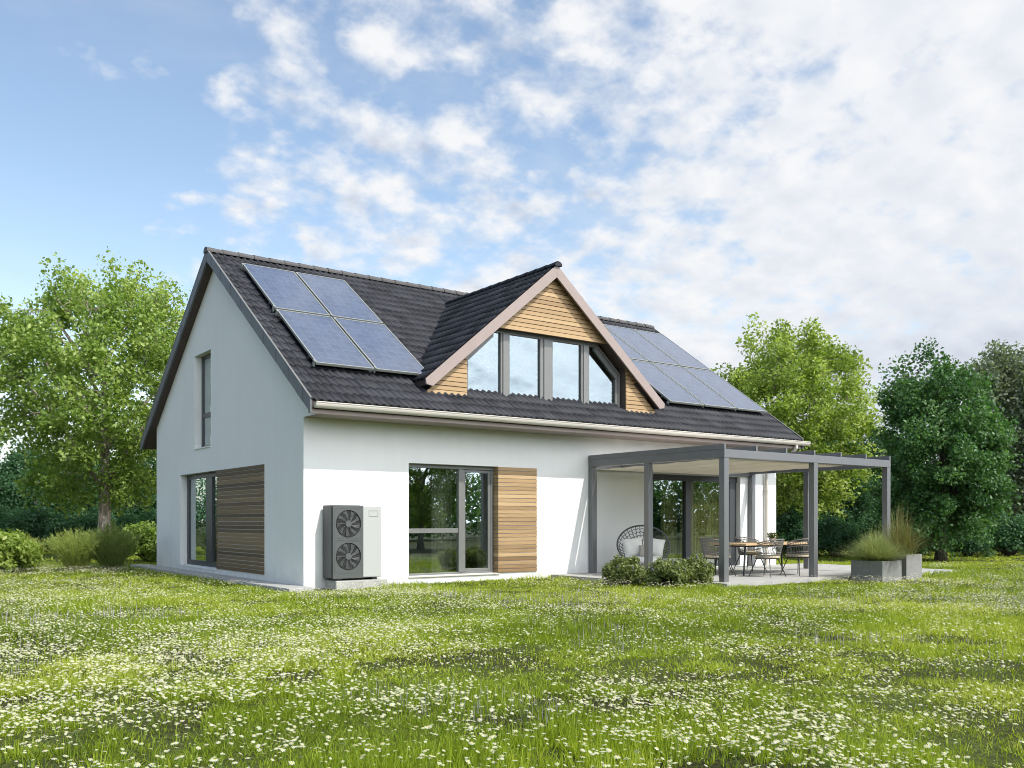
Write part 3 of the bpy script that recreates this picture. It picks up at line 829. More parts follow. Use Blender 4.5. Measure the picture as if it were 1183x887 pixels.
# ================================================================== solar panels
nrm = Vector((0, -s_, c)); vup = Vector((0, c, s_))
def make_panel():
    t = thing('solar_panel', 'x', 'solar panel', group='solar panels mounted on the tiled roof')
    pw, ph, th = 1.17, 2.285, 0.045
    Mx = Matrix(((1, 0, 0, 0), (0, c, -s_, 0), (0, s_, c, 0), (0, 0, 0, 1)))
    f = MB()
    for (a, b, c_, d) in ((0, pw, 0, 0.028), (0, pw, ph - 0.028, ph), (0, 0.024, 0.028, ph - 0.028), (pw - 0.024, pw, 0.028, ph - 0.028)):
        f.box(a, b, c_, d, 0.095, 0.095 + th, mtx=Mx)
    f.build('frame', M['alu'], t)
    me = MB().box(0.02, pw - 0.02, 0.024, ph - 0.024, 0.10, 0.095 + th - 0.006, mtx=Mx).build('cell_sheet', M['pv'], t)
    uvl = me.data.uv_layers.new(name='uv')
    inv = Mx.inverted()
    for lp in me.data.loops:
        q = inv @ me.data.vertices[lp.vertex_index].co
        uvl.data[lp.index].uv = (q.x / pw, q.y / ph)
    for v in (0.30, ph - 0.34):
        MB().box(-0.03, pw + 0.03, v, v + 0.04, 0.045, 0.0945, mtx=Mx).build('mounting_rail', M['black_metal'], t)
    for (u, v) in ((-0.03, 0.02), (-0.03, ph - 0.12)):
        MB().box(u, u + 0.028, v, v + 0.07, 0.04, 0.15, mtx=Mx).build('clamp', M['alu'], t)
    return t
panel = make_panel()
def put_panel(x, y, label, first=[True]):
    o = panel if first[0] else copy_tree(panel)
    first[0] = False
    o.location = (x, y, EZ + SL * (y - EY)); o['label'] = label
YL, YU = 0.205, 2.135
put_panel(0.30, YL, 'blue solar panel lowest and nearest to the grey gable verge')
put_panel(0.30, YU, 'blue solar panel highest beside the grey gable verge, below the ridge')
put_panel(1.52, YL, 'blue solar panel whose lower corner touches the left foot of the dormer bargeboard')
put_panel(1.52, YU, 'blue solar panel of the upper row, right one of the pair left of the dormer')
for k, X in enumerate((9.38, 10.59, 11.80)):
    put_panel(X, YL, ['lower row solar panel right of the dormer, its edge tucked behind the rose bargeboard',
                      'lower row solar panel in the middle of the field right of the dormer',
                      'lower row solar panel at the far right end of the roof'][k])
    put_panel(X, YU, ['upper row solar panel mostly hidden behind the dormer roof',
                      'upper row solar panel in the middle of the field right of the dormer',
                      'upper row solar panel at the far right end below the ridge'][k])

# ================================================================== heat pump
hp = thing('heat_pump', 'grey and white outdoor heat pump with two stacked fans beside the house corner', 'heat pump', (0.34, -0.45, 0.0))
hx, hz0, hz1, hd = 0.98, 0.125, 1.425, 0.40
MB().box(0.0, 0.58, 0.02, hd, hz0, hz1).build('casing', M['hp_dark'], hp, bevel=0.02)
MB().box(0.6, hx, 0.0, hd, hz0 + 0.004, hz1 - 0.004).build('side_casing', M['hp_white'], hp, bevel=0.02)
# front panel with two round openings
fp = MB()
cxs, czs, fr_ = 0.315, (1.095, 0.515), 0.245
px0, px1, segn = 0.012, 0.598, 40
bands = [(hz0, 0.805, 0.515), (0.805, hz1 - 0.004, 1.095)]
for (za, zb, cz) in bands:
    ring, outer = [], []
    for k in range(segn):
        t = 2 * math.pi * k / segn
        dx, dz = math.cos(t), math.sin(t)
        ring.append((cxs + fr_ * dx, cz + fr_ * dz))
        sx = ((px1 if dx > 0 else px0) - cxs) / dx if abs(dx) > 1e-6 else 1e9
        sz = ((zb if dz > 0 else za) - cz) / dz if abs(dz) > 1e-6 else 1e9
        q = min(sx, sz); outer.append((cxs + q * dx, cz + q * dz))
    for k in range(segn):
        j = (k + 1) % segn
        fp.add([(outer[k][0], 0, outer[k][1]), (outer[j][0], 0, outer[j][1]), (ring[j][0], 0, ring[j][1]), (ring[k][0], 0, ring[k][1]),
                (ring[k][0], 0.05, ring[k][1]), (ring[j][0], 0.05, ring[j][1])], [(0, 1, 2, 3), (3, 2, 5, 4)])
    for (cx_, cz_) in ((px0, za), (px1, za), (px1, zb), (px0, zb)):      # corners the rays skip
        ks = sorted(range(segn), key=lambda k: (outer[k][0] - cx_) ** 2 + (outer[k][1] - cz_) ** 2)[:2]
        fp.add([(cx_, 0, cz_), (outer[ks[0]][0], 0, outer[ks[0]][1]), (outer[ks[1]][0], 0, outer[ks[1]][1])], [(0, 1, 2)])
fp.box(px0 + 0.02, px1 - 0.02, -0.004, 0.0, 0.801, 0.809)
for (za, zb) in ((hz0 + 0.09, 0.78), (0.835, hz1 - 0.05)):
    for (a, b, c_, d) in ((px0 + 0.03, px1 - 0.03, za, za + 0.005), (px0 + 0.03, px1 - 0.03, zb - 0.005, zb), (px0 + 0.03, px0 + 0.035, za + 0.005, zb - 0.005), (px1 - 0.035, px1 - 0.03, za + 0.005, zb - 0.005)):
        fp.box(a, b, -0.003, 0.0, c_, d)
fp.build('front_panel', M['hp_front'], hp)
for cz in czs:
    well = MB()
    well.tube([(cxs, 0.0185, cz), (cxs, 0.0195, cz)], fr_ - 0.001, 40)
    fan = well.build('fan', M['hp_hole'], hp)
    bl = MB()
    for k in range(9):
        t0 = 2 * math.pi * k / 9 + 0.2; V = []
        for r, w_, tw in ((0.05, 0.25, 0.012), (0.13, 0.30, 0.010), (0.225, 0.34, 0.004)):
            for q, sgn in ((-0.5, -1), (0.5, 1)):
                t = t0 + q * w_ + (r - 0.05) * 1.6
                V.append((cxs + r * math.cos(t), 0.010 + sgn * tw * 0.4 - 0.002, cz + r * math.sin(t)))
        bl.add(V, [(0, 1, 3, 2), (2, 3, 5, 4)])
    bl.build('blade', M['hp_fan'], fan)
    bl = MB(); bl.tube([(cxs, -0.006, cz), (cxs, 0.0125, cz)], 0.06, 24); bl.build('hub', M['hp_front'], fan)
    gd = MB()
    for r in np.arange(0.078, fr_, 0.0185):
        gd.tube([(cxs + r * math.cos(2 * math.pi * k / 36), -0.003, cz + r * math.sin(2 * math.pi * k / 36)) for k in range(36)], 0.0016, 4, closed=True)
    for k in range(12):
        t = 2 * math.pi * k / 12
        gd.tube([(cxs + 0.055 * math.cos(t), -0.0045, cz + 0.055 * math.sin(t)), (cxs + fr_ * math.cos(t), -0.0045, cz + fr_ * math.sin(t))], 0.0028, 4)
    gd.build('guard', M['hp_fan'], fan)
dsp = MB()
for (a, b, c_, d) in ((0.715, 0.90, 1.325, 1.331), (0.715, 0.90, 1.225, 1.231), (0.715, 0.721, 1.231, 1.325), (0.894, 0.90, 1.231, 1.325)):
    dsp.box(a, b, -0.003, 0.001, c_, d)
dsp.build('service_hatch', M['frame_grey'], hp)
for x in (0.10, 0.80):
    MB().box(x, x + 0.10, 0.04, hd - 0.02, 0.085, hz0).build('foot', M['black_metal'], hp)
tag(MB().box(0.40, 1.42, -0.49, -0.01, GZ - 0.05, 0.085).build('concrete_plinth', M['concrete'], bevel=0.01), 'low pale concrete plinth carrying the heat pump', 'plinth')

# ================================================================== pergola
pg = thing('pergola', 'grey metal pergola with blade rafters and ivory awning over the patio', 'pergola', (6.62, -3.85, 0))
def pbox(name, x0, x1, y0, y1, z0, z1, m=M['perg'], bevel=0.005):
    return MB().box(x0 - 6.62, x1 - 6.62, y0 + 3.85, y1 + 3.85, z0, z1).build(name, m, pg, bevel=bevel)
PX0, PX1, PYF = 6.66, 12.16, -3.86
for (x, y) in ((PX0, -0.145), (PX0, -1.87), (PX0, PYF), (9.39, PYF), (PX1 - 0.13, PYF), (PX1 - 0.13, -1.80), (PX1 - 0.13, -0.14)):
    pbox('post', x, x + 0.13, y, y + 0.13, 0.0, 2.328)
pbox('front_beam', PX0, PX1, PYF - 0.004, PYF + 0.126, 2.33, 2.485)
pbox('side_beam', PX0 + 0.002, PX0 + 0.128, PYF + 0.128, -0.01, 2.33, 2.486)
pbox('side_beam', PX1 - 0.128, PX1 - 0.002, PYF + 0.128, -0.01, 2.33, 2.486)
pbox('wall_beam', PX0 + 0.13, PX1 - 0.13, -0.08, -0.012, 2.27, 2.40)
for k in range(7):
    x = PX0 + k * (PX1 - PX0 - 0.045) / 6
    pbox('rafter', x, x + 0.045, PYF - 0.002, -0.012, 2.4875, 2.585, bevel=0.003)
    if 0 < k < 6: pbox('rafter', x, x + 0.045, PYF + 0.13, -0.085, 2.345, 2.4865, bevel=0.003)
cv = MB()
n = 24; V, F = [], []
for i in range(n + 1):
    y = PYF + 0.14 + (3.62) * i / n
    sag = -0.012 * abs(math.sin(i / n * 6 * math.pi))
    z = 2.325 - 0.055 * i / n + sag
    V += [(PX0 + 0.14 - 6.62, y + 3.85, z), (10.58 - 6.62, y + 3.85, z), (PX0 + 0.14 - 6.62, y + 3.85, z + 0.006), (10.58 - 6.62, y + 3.85, z + 0.006)]
for i in range(n):
    a = 4 * i
    F += [(a, a + 4, a + 5, a + 1), (a + 2, a + 3, a + 7, a + 6), (a + 1, a + 5, a + 7, a + 3), (a, a + 2, a + 6, a + 4)]
cv.add(V, F).build('awning', M['canvas'], pg)

# ================================================================== patio furniture
# --- round woven lounge chair (faces the meadow / camera)
ec = thing('lounge_chair', 'round woven rope lounge chair with white cushions by the patio wall', 'chair', (7.36, -1.0, 0.0), R(-38))
def ecp(a, r, dep=0.0):
    """point on the tilted bowl: a angle, r 0..1, opening faces -Y and up"""
    x = 0.56 * r * math.cos(a); h = 0.48 * r * math.sin(a)
    bow = 0.34 * (1 - r * r)
    ct, st = math.cos(R(28)), math.sin(R(28))
    y = bow; zz = h
    return Vector((x, y * ct + zz * st - 0.05, 0.60 + zz * ct - y * st + 0.02))
rim = MB(); rim.tube([ecp(2 * math.pi * k / 40, 1.0) for k in range(40)], 0.020, 8, closed=True)
rim.build('rim', M['rope_dark'], ec, smooth=True)
wv = MB()
for k in range(34):
    a = 2 * math.pi * k / 34
    wv.tube([ecp(a, r) for r in np.linspace(0.12, 1.0, 8)], 0.0075, 5)
for k, r in enumerate((0.3, 0.52, 0.68, 0.80, 0.90)):
    wv.tube([ecp(2 * math.pi * (q + 0.5 * (k % 2)) / 68, r + (0.02 if q % 2 else -0.02)) for q in range(68)], 0.008, 5, closed=True)
wv.build('woven_shell', M['rope_dark'], ec)
lg = MB()
lg.tube([(0.30 * math.cos(t), 0.02 + 0.28 * math.sin(t), 0.018) for t in np.linspace(0, 2 * math.pi, 28, endpoint=False)], 0.016, 8, closed=True)
for (x, y) in ((-0.26, -0.14), (0.26, -0.14), (-0.24, 0.18), (0.24, 0.18)):
    lg.tube([(x, y, 0.02), (x * 0.85, y * 0.8 + 0.02, 0.30)], 0.014, 8)
lg.build('base', M['black_metal'], ec)
def pillow_mesh(w, h, t, n=14):
    V, F = [], []
    for sgn in (-1, 1):
        for i in range(n + 1):
            for j in range(n + 1):
                u, v = -1 + 2 * i / n, -1 + 2 * j / n
                pin = 1 - 0.07 * (1 - abs(u) ** 3) * abs(v) ** 4 - 0.0
                pin2 = 1 - 0.07 * (1 - abs(v) ** 3) * abs(u) ** 4
                b = (max(0, (1 - u ** 4) * (1 - v ** 4))) ** 0.5
                V.append((u * w / 2 * pin2, sgn * b * t / 2 * (1 + 0.06 * math.sin(5 * u + 3 * v)), v * h / 2 * pin))
    m = (n + 1) ** 2
    for i in range(n):
        for j in range(n):
            a = i * (n + 1) + j
            F += [(a, a + n + 1, a + n + 2, a + 1), (m + a, m + a + 1, m + a + n + 2, m + a + n + 1)]
    mb = MB(); mb.add(V, F); return mb
sp = MB(); nn = 26
V = []
for (z, r) in ((0.0, 0.30), (0.02, 0.345), (0.06, 0.36), (0.10, 0.345), (0.125, 0.29)):
    V += [(r * 1.12 * math.cos(2 * math.pi * k / nn), r * 0.9 * math.sin(2 * math.pi * k / nn), z) for k in range(nn)]
F = [tuple(range(nn - 1, -1, -1)), tuple(4 * nn + k for k in range(nn))]
for q in range(4):
    F += [(q * nn + k, q * nn + (k + 1) % nn, (q + 1) * nn + (k + 1) % nn, (q + 1) * nn + k) for k in range(nn)]
so = sp.add(V, F).build('seat_cushion', M['fabric_white'], ec, smooth=True); so.location = (0, -0.05, 0.27); so.rotation_euler = (R(8), 0, 0)
def pillow(loc, rot, w, h, m, label):
    o = pillow_mesh(w, h, 0.17).build('pillow', m, None, smooth=True)
    tag(o, label, 'pillow', 'pillows on the round lounge chair')
    o.location = ec.matrix_basis @ Vector(loc); o.rotation_euler = (R(rot[0]), R(rot[1]), R(rot[2] - 38))
bpy.context.view_layer.update()
pillow((-0.21, 0.03, 0.58), (-24, -6, 12), 0.46, 0.42, M['fabric_white'], 'white square pillow against the left side of the round chair')
pillow((0.24, 0.03, 0.58), (-24, 8, -12), 0.44, 0.42, M['fabric_white'], 'white pillow with pointed corner on the right side of the round chair')
pillow((0.05, -0.12, 0.50), (-26, 2, 2), 0.30, 0.26, M['fabric_grey'], 'small taupe pillow in front of the two white pillows')

# --- dining table
tb = thing('dining_table', 'long oak table with black metal legs under the pergola', 'table', (9.58, -2.45, 0))
tt = MB()
for k in range(6):
    tt.box(-1.2, 1.2, -0.5 + k / 6 + 0.003, -0.5 + (k + 1) / 6 - 0.003, 0.635, 0.675, tint=random.uniform(0.3, 0.8))
tt.build('tabletop', M['oak'], tb, bevel=0.004)
MB().box(-1.15, 1.15, -0.40, 0.40, 0.60, 0.634).build('apron', M['black_metal'], tb)
for (x, y) in ((-1.1, -0.36), (-1.1, 0.36), (1.1, -0.36), (1.1, 0.36)):
    MB().tube([(x * 1.06, y * 1.14, 0.0), (x * 0.94, y * 0.95, 0.60)], [0.016, 0.022], 8).build('leg', M['black_metal'], tb)
# --- rope dining chairs (facing +Y in their own frame: table is ahead)
def make_chair():
    t = thing('dining_chair', 'x', 'chair', group='rope dining chairs round the patio table')
    def bk(phi, h):
        r = 0.27 + 0.035 * h
        return Vector((r * math.sin(phi) * (1 + 0.02 * h), -r * math.cos(phi) * 0.95 - 0.06 * h + 0.02, 0.40 + 0.37 * h - 0.10 * h * (abs(phi) / 1.9) ** 2.2))
    m = MB()
    ph = np.linspace(-1.85, 1.85, 31)
    m.tube([bk(p_, 1.0) for p_ in ph], 0.012, 6)
    m.tube([bk(p_, 0.0) for p_ in ph], 0.012, 6)
    m.build('back_rail', M['rope'], t)
    m = MB()
    for p_ in ph[::1]:
        m.tube([bk(p_, 0.0), bk(p_, 0.5), bk(p_, 1.0)], 0.0058, 4)
    for h in (0.14, 0.26, 0.62, 0.86):
        m.tube([bk(p_, h) for p_ in ph], 0.009, 4)
    m.build('woven_back', M['rope'], t)
    nn = 22; V = []
    for (z, r) in ((0.385, 0.25), (0.395, 0.27), (0.425, 0.27), (0.44, 0.245)):
        V += [(r * math.cos(2 * math.pi * k / nn), r * 0.96 * math.sin(2 * math.pi * k / nn) + 0.01, z) for k in range(nn)]
    F = [tuple(range(nn - 1, -1, -1)), tuple(3 * nn + k for k in range(nn))]
    for q in range(3):
        F += [(q * nn + k, q * nn + (k + 1) % nn, (q + 1) * nn + (k + 1) % nn, (q + 1) * nn + k) for k in range(nn)]
    MB().add(V, F).build('seat', M['seat_pad'], t, smooth=False)
    MB().tube([(0.24 * math.cos(2 * math.pi * k / 20), 0.01 + 0.23 * math.sin(2 * math.pi * k / 20), 0.375) for k in range(20)], 0.010, 6, closed=True).build('seat_frame', M['black_metal'], t)
    for (x, y) in ((-1, -1), (1, -1), (-1, 1), (1, 1)):
        MB().tube([(x * 0.265, y * 0.265, 0.0), (x * 0.15, y * 0.15, 0.38)], [0.009, 0.012], 6).build('leg', M['black_metal'], t)
    return t
ch = make_chair(); firstc = True
for (x, y, rz, lab) in ((8.72, -3.22, 4, 'rope chair on the meadow side of the table, its woven back square to the camera'),
                        (9.78, -3.20, -6, 'rope chair half hidden behind the middle front post of the pergola'),
                        (8.02, -2.50, -88, 'rope chair at the left end of the table, partly behind the front corner post'),
                        (8.95, -1.62, 176, 'rope chair on the house side, only its rim showing beside the corner post'),
                        (10.15, -1.60, 184, 'rope chair on the house side of the table, seen in front of the white wall')):
    o = ch if firstc else copy_tree(ch); firstc = False
    o.location = (x, y, 0); o.rotation_euler = (0, 0, R(rz)); o['label'] = lab

# ================================================================== foliage builders
def leaf_arrays(P, size, rng, up=0.6, aspect=0.55, nrm=None, fold=0.25):
    """one folded leaf (two triangles) at each point"""
    n = len(P)
    nv = rng.normal(size=(n, 3)); nv[:, 2] += up * 1.6
    if nrm is not None: nv = nv + nrm * 1.1
    nv /= np.linalg.norm(nv, axis=1, keepdims=True)
    t = rng.normal(size=(n, 3)); t -= (t * nv).sum(1, keepdims=True) * nv
    t /= np.linalg.norm(t, axis=1, keepdims=True) + 1e-9
    b = np.cross(nv, t)
    s = size * rng.uniform(0.5, 1.5, (n, 1))
    A = P - t * s * 0.5; C_ = P + t * s * 0.5 - nv * s * 0.12
    B = P + b * s * aspect * 0.5 + nv * s * fold * 0.5; D = P - b * s * aspect * 0.5 + nv * s * fold * 0.5
    V = np.stack([A, B, C_, D], 1).reshape(-1, 3)
    i = np.arange(n)[:, None] * 4
    T = np.concatenate([i + [0, 1, 2], i + [0, 2, 3]], 0)
    return V, T

def bez(p0, p1, p2, n):
    t = np.linspace(0, 1, n)[:, None]
    return (1 - t) ** 2 * p0 + 2 * t * (1 - t) * p1 + t ** 2 * p2

def tree_proto(name, seed, H, trunk_r, trunk_h, crad, cz, crz, nclu, nleaf, lsize, leaf_m, bark_m, lumpy=0.28, flat=0.8, clr=0.55, nlimb=14, updroop=0.6, cone=0.0):
    """tree with a tapered trunk, limbs and a crown of separate leaves grouped in sprays"""
    rng = np.random.default_rng(seed)
    root = thing(name, 'x', 'tree')
    # crown envelope: lumpy ellipsoid
    dirs = rng.normal(size=(9, 3)); dirs /= np.linalg.norm(dirs, axis=1, keepdims=True); amps = rng.uniform(-lumpy, lumpy, 9)
    def env(d):
        return 1 + (np.maximum(0, d @ dirs.T) ** 6 @ amps)
    cl = []
    while len(cl) < nclu:
        d = rng.normal(size=3); d /= np.linalg.norm(d)
        r = rng.uniform(0.25, 1.0) ** 0.45
        cn = 1 - cone * (0.5 + 0.5 * d[2]) + 0.35 * cone
        q = d * r * env(d[None])[0] * np.array([crad * cn, crad * cn, crz]) + np.array([0, 0, cz])
        if q[2] < trunk_h * 0.85: continue
        if any(np.linalg.norm((q - w_) / np.array([1, 1, 0.7])) < clr * 0.62 for w_ in cl[-60:]): 
            if rng.random() < 0.8: continue
        cl.append(q)
    cl = np.array(cl)
    # skeleton
    tb_ = MB()
    lean = rng.normal(0, 0.02 * H, 2)
    def trunk_pt(z):
        k = z / H
        return np.array([lean[0] * k * k + 0.03 * math.sin(3 * k * 3), lean[1] * k * k + 0.03 * math.cos(2.3 * k * 3), z])
    zs = np.linspace(0, H * 0.86, 12)
    tr = [trunk_r * (1.35 if i == 0 else 1.08 if i == 1 else 1.0) * max(0.10, (1 - (z / H) ** 0.8 * 1.02)) for i, z in enumerate(zs)]
    tb_.tube([trunk_pt(z) for z in zs], tr, 12)
    pts, rads = [], []
    for i in range(nlimb):
        k = i / max(1, nlimb - 1)
        z0 = trunk_h * 0.9 + (H * 0.72 - trunk_h) * k
        az = i * 2.399 + rng.uniform(-0.4, 0.4)
        el = R(4 + 56 * k + rng.uniform(-6, 8))
        d = np.array([math.cos(az) * math.cos(el), math.sin(az) * math.cos(el), math.sin(el)])
        end = np.array([0, 0, cz]) + d * env(d[None])[0] * np.array([crad, crad, crz]) * 0.78
        if end[2] < z0 + 0.1: end[2] = z0 + 0.25
        p0 = trunk_pt(z0); mid = p0 + (end - p0) * 0.5 + np.array([0, 0, 0.10 * np.linalg.norm(end - p0)]) + rng.normal(0, 0.12, 3)
        B = bez(p0, mid, end, 8)
        r0 = max(0.03, trunk_r * 0.48 * (1 - 0.7 * k))
        rr = np.linspace(r0, 0.012, 8)
        tb_.tube(B, list(rr), 7); pts.append(B[1:]); rads.append(rr[1:])
    pts = np.concatenate(pts); rads = np.concatenate(rads)
    for q in cl:
        dd = np.linalg.norm(pts - q, axis=1) + 0.6 * np.maximum(0, pts[:, 2] - q[2])
        j = int(dd.argmin()); a = pts[j]
        mid = (a + q) / 2 + rng.normal(0, 0.08, 3)
        tb_.tube(bez(a, mid, q, 4), [min(0.022, rads[j] * 0.7), 0.012, 0.009, 0.005], 4, cap=False)
    tb_.build('trunk', bark_m, root, smooth=True)
    # leaves
    allP, allN, tint = [], [], []
    for q in cl:
        m = int(nleaf * rng.uniform(0.6, 1.4))
        sz = clr * rng.uniform(0.7, 1.25)
        o = rng.normal(size=(m, 3)); o /= np.linalg.norm(o, axis=1, keepdims=True)
        rad = rng.random((m, 1)) ** 0.5
        o = o * rad * np.array([sz, sz, sz * flat])
        dn0 = q - np.array([0, 0, cz * 0.8]); dn0 = dn0 / (np.linalg.norm(dn0) + 1e-6)
        o += dn0 * (o @ dn0)[:, None] * 0.55                      # sprays stretch outwards
        o[:, 2] -= 0.12 * (o[:, 0] ** 2 + o[:, 1] ** 2) / sz     # and arch down a little at their edge
        allP.append(q + o); dn = q - np.array([0, 0, cz]); dn = dn / (np.linalg.norm(dn) + 1e-6)
        allN.append(np.repeat(dn[None], m, 0) * 0.7)
        tint.append(np.clip(rng.normal(0.48 + rng.normal(0, 0.20), 0.20, m), 0, 1))
    P = np.concatenate(allP); Nn = np.concatenate(allN); tn = np.concatenate(tint)
    V, T = leaf_arrays(P, lsize, rng, up=0.12, nrm=Nn * 0.55, aspect=0.7)
    np_mesh('crown', V, tris=T, tint=np.repeat(tn, 4), m=leaf_m, parent=root)
    return root

def put(o, x, y, label, s=1.0, rz=0.0, group=None, copy=False, z=GZ, sz=None):
    if copy: o = copy_tree(o)
    o.location = (x, y, z); o.scale = (s, s, sz or s); o.rotation_euler = (0, 0, R(rz)); o['label'] = label
    if group: o['group'] = group
    return o

def at(px, d):
    """world x,y at forward distance d on the bearing px (photo columns): used to lay out the planting plan once"""
    q = CAM[:2] + d * (FW + (px - 591.5) / 1057.9 * RT)
    return float(q[0]), float(q[1])

# ---- trees
maple = tree_proto('maple_tree', 21, 9.9, 0.24, 2.0, 3.75, 5.6, 3.95, 335, 155, 0.122, M['leaf_bright'], M['bark'], clr=0.50, nlimb=16)
put(maple, 0.33, 16.8, 'tall bright green maple with thick grey trunk left of the house', rz=40)
lime = tree_proto('linden_tree', 33, 9.0, 0.20, 1.3, 3.15, 4.95, 3.85, 320, 185, 0.12, M['leaf_lime'], M['bark'], clr=0.50, nlimb=15, lumpy=0.14)
put(lime, *at(908, 34.5), 'yellow green broad tree rising behind the right end of the house', rz=100, sz=0.95)
dark = tree_proto('elm_tree', 47, 6.1, 0.15, 0.75, 1.72, 3.1, 2.75, 225, 230, 0.10, M['leaf_dark'], M['bark_dark'], clr=0.44, nlimb=15, lumpy=0.34, cone=0.10)
put(dark, *at(1088, 27.5), 'deep green dense tree standing free at the right of the meadow', rz=10)
grey = tree_proto('willow_tree', 58, 8.0, 0.17, 1.2, 2.5, 4.6, 3.4, 240, 210, 0.12, M['leaf_grey'], M['bark_dark'], clr=0.55, nlimb=14, flat=0.9)
put(grey, *at(1186, 35), 'grey green tall tree cut by the right edge of the photo', rz=0)
back = tree_proto('alder_tree', 71, 6.0, 0.14, 0.5, 2.2, 3.0, 2.8, 130, 150, 0.16, M['leaf_hedge'], M['bark_dark'], clr=0.6, nlimb=12)
put(back, *at(958, 41), 'blue green bushy tree seen under the pergola beam right of its middle post', s=0.85, rz=0, group='background trees')
GB = 'background trees'
put(back, *at(915, 43), 'blue green bushy tree framed between the house end and the middle pergola post', s=0.9, rz=120, group=GB, copy=True)
put(back, *at(1012, 44), 'blue green bushy tree showing left of the deep green tree', s=0.9, rz=200, group=GB, copy=True)
put(back, *at(1135, 46), 'shaded tree filling the gap between the deep green and the grey green tree', s=0.95, rz=260, group=GB, copy=True)
put(back, *at(1230, 40), 'shaded tree just past the right edge of the meadow', s=0.95, rz=310, group=GB, copy=True)
put(back, *at(40, 44), 'blue green bushy tree low behind the maple, above the leftmost feathery bush', s=0.78, rz=70, group=GB, copy=True)
put(back, *at(100, 47), 'blue green bushy tree right behind the maple trunk', s=0.8, rz=160, group=GB, copy=True)
put(back, *at(165, 43), 'blue green bushy tree between the maple trunk and the house wall', s=0.72, rz=240, group=GB, copy=True)
put(back, *at(-30, 42), 'blue green bushy tree just outside the left edge', s=0.8, rz=300, group=GB, copy=True)

def bush_proto(name, seed, rad, h, nclu, nleaf, lsize, leaf_m, clr=0.28, cat='bush', twig=True):
    rng = np.random.default_rng(seed)
    root = thing(name, 'x', cat)
    cl = []
    for _ in range(nclu):
        a = rng.uniform(0, 2 * math.pi); r = rng.random() ** 0.5 * rad * 0.85
        z = h * (0.2 + 0.75 * rng.random() ** 0.7) * (1 - 0.55 * (r / rad) ** 2) * rng.uniform(0.85, 1.12)
        cl.append((r * math.cos(a), r * math.sin(a), z))
    cl = np.array(cl)
    st = MB()
    for q in cl:
        st.tube(bez(np.array([q[0] * 0.15, q[1] * 0.15, 0]), np.array([q[0] * 0.4, q[1] * 0.4, q[2] * 0.6]), q, 4), [0.012, 0.009, 0.006, 0.003], 4, cap=False)
    st.build('stem', M['bark_dark'], root)
    P, tint, nn = [], [], []
    for q in cl:
        m = int(nleaf * rng.uniform(0.6, 1.4)); o = rng.normal(0, 1, (m, 3)); o /= np.linalg.norm(o, axis=1, keepdims=True)
        o *= rng.random((m, 1)) ** 0.4 * clr * np.array([1, 1, 0.8])
        pp = q + o; P.append(pp); tint.append(np.clip(rng.normal(0.5 + rng.normal(0, 0.15), 0.22, m), 0, 1)); nn.append(o / clr)
    P = np.concatenate(P); P[:, 2] = np.maximum(P[:, 2], 0.03)
    V, T = leaf_arrays(P, lsize, rng, up=0.4, nrm=np.concatenate(nn))
    np_mesh('foliage', V, tris=T, tint=np.repeat(np.concatenate(tint), 4), m=leaf_m, parent=root)
    return root

# hedge bushes behind the patio and the maple
hb_ = bush_proto('hedge_bush', 5, 1.3, 1.9, 90, 130, 0.11, M['leaf_hedge'], 0.38)
put(hb_, *at(925, 33), 'dark low bush behind the patio, seen between the two right front posts', s=0.9, group='dark bushes along the garden edge')
GH = 'dark bushes along the garden edge'
for k, (px, d, s, lab) in enumerate(((965, 31, 0.75, 'dark low bush behind the front planter'),
                                     (1015, 32, 0.85, 'dark low bush directly behind the tall rusty grass'),
                                     (1060, 33, 0.7, 'dark low bush left of the deep green trunk'),
                                     (1118, 31, 0.6, 'dark low bush right of the deep green trunk'),
                                     (1165, 32, 0.85, 'dark low bush at the right photo edge'),
                                     (10, 35, 0.95, 'dark bush behind the yellow leaved shrub'),
                                     (55, 36, 0.95, 'dark bush behind the gap between yellow shrub and feathery bush'),
                                     (108, 37, 0.95, 'dark bush behind the foot of the maple'),
                                     (160, 34, 0.85, 'dark bush next to the rear corner of the house'))):
    put(hb_, *at(px, d), lab, s=s, rz=k * 67, group=GH, copy=True)
lb = bush_proto('fresh_green_bush', 9, 0.95, 1.5, 60, 120, 0.13, M['leaf_bright'], 0.34)
put(lb, *at(172, 27.5), 'fresh green bush glowing between the feathery bush and the house corner', s=0.85)
yl = bush_proto('yellow_leaved_shrub', 13, 0.8, 1.15, 55, 90, 0.12, M['leaf_lime'], 0.30)
put(yl, *at(2, 21.5), 'yellow green leafy shrub at the left edge of the meadow', s=0.95)

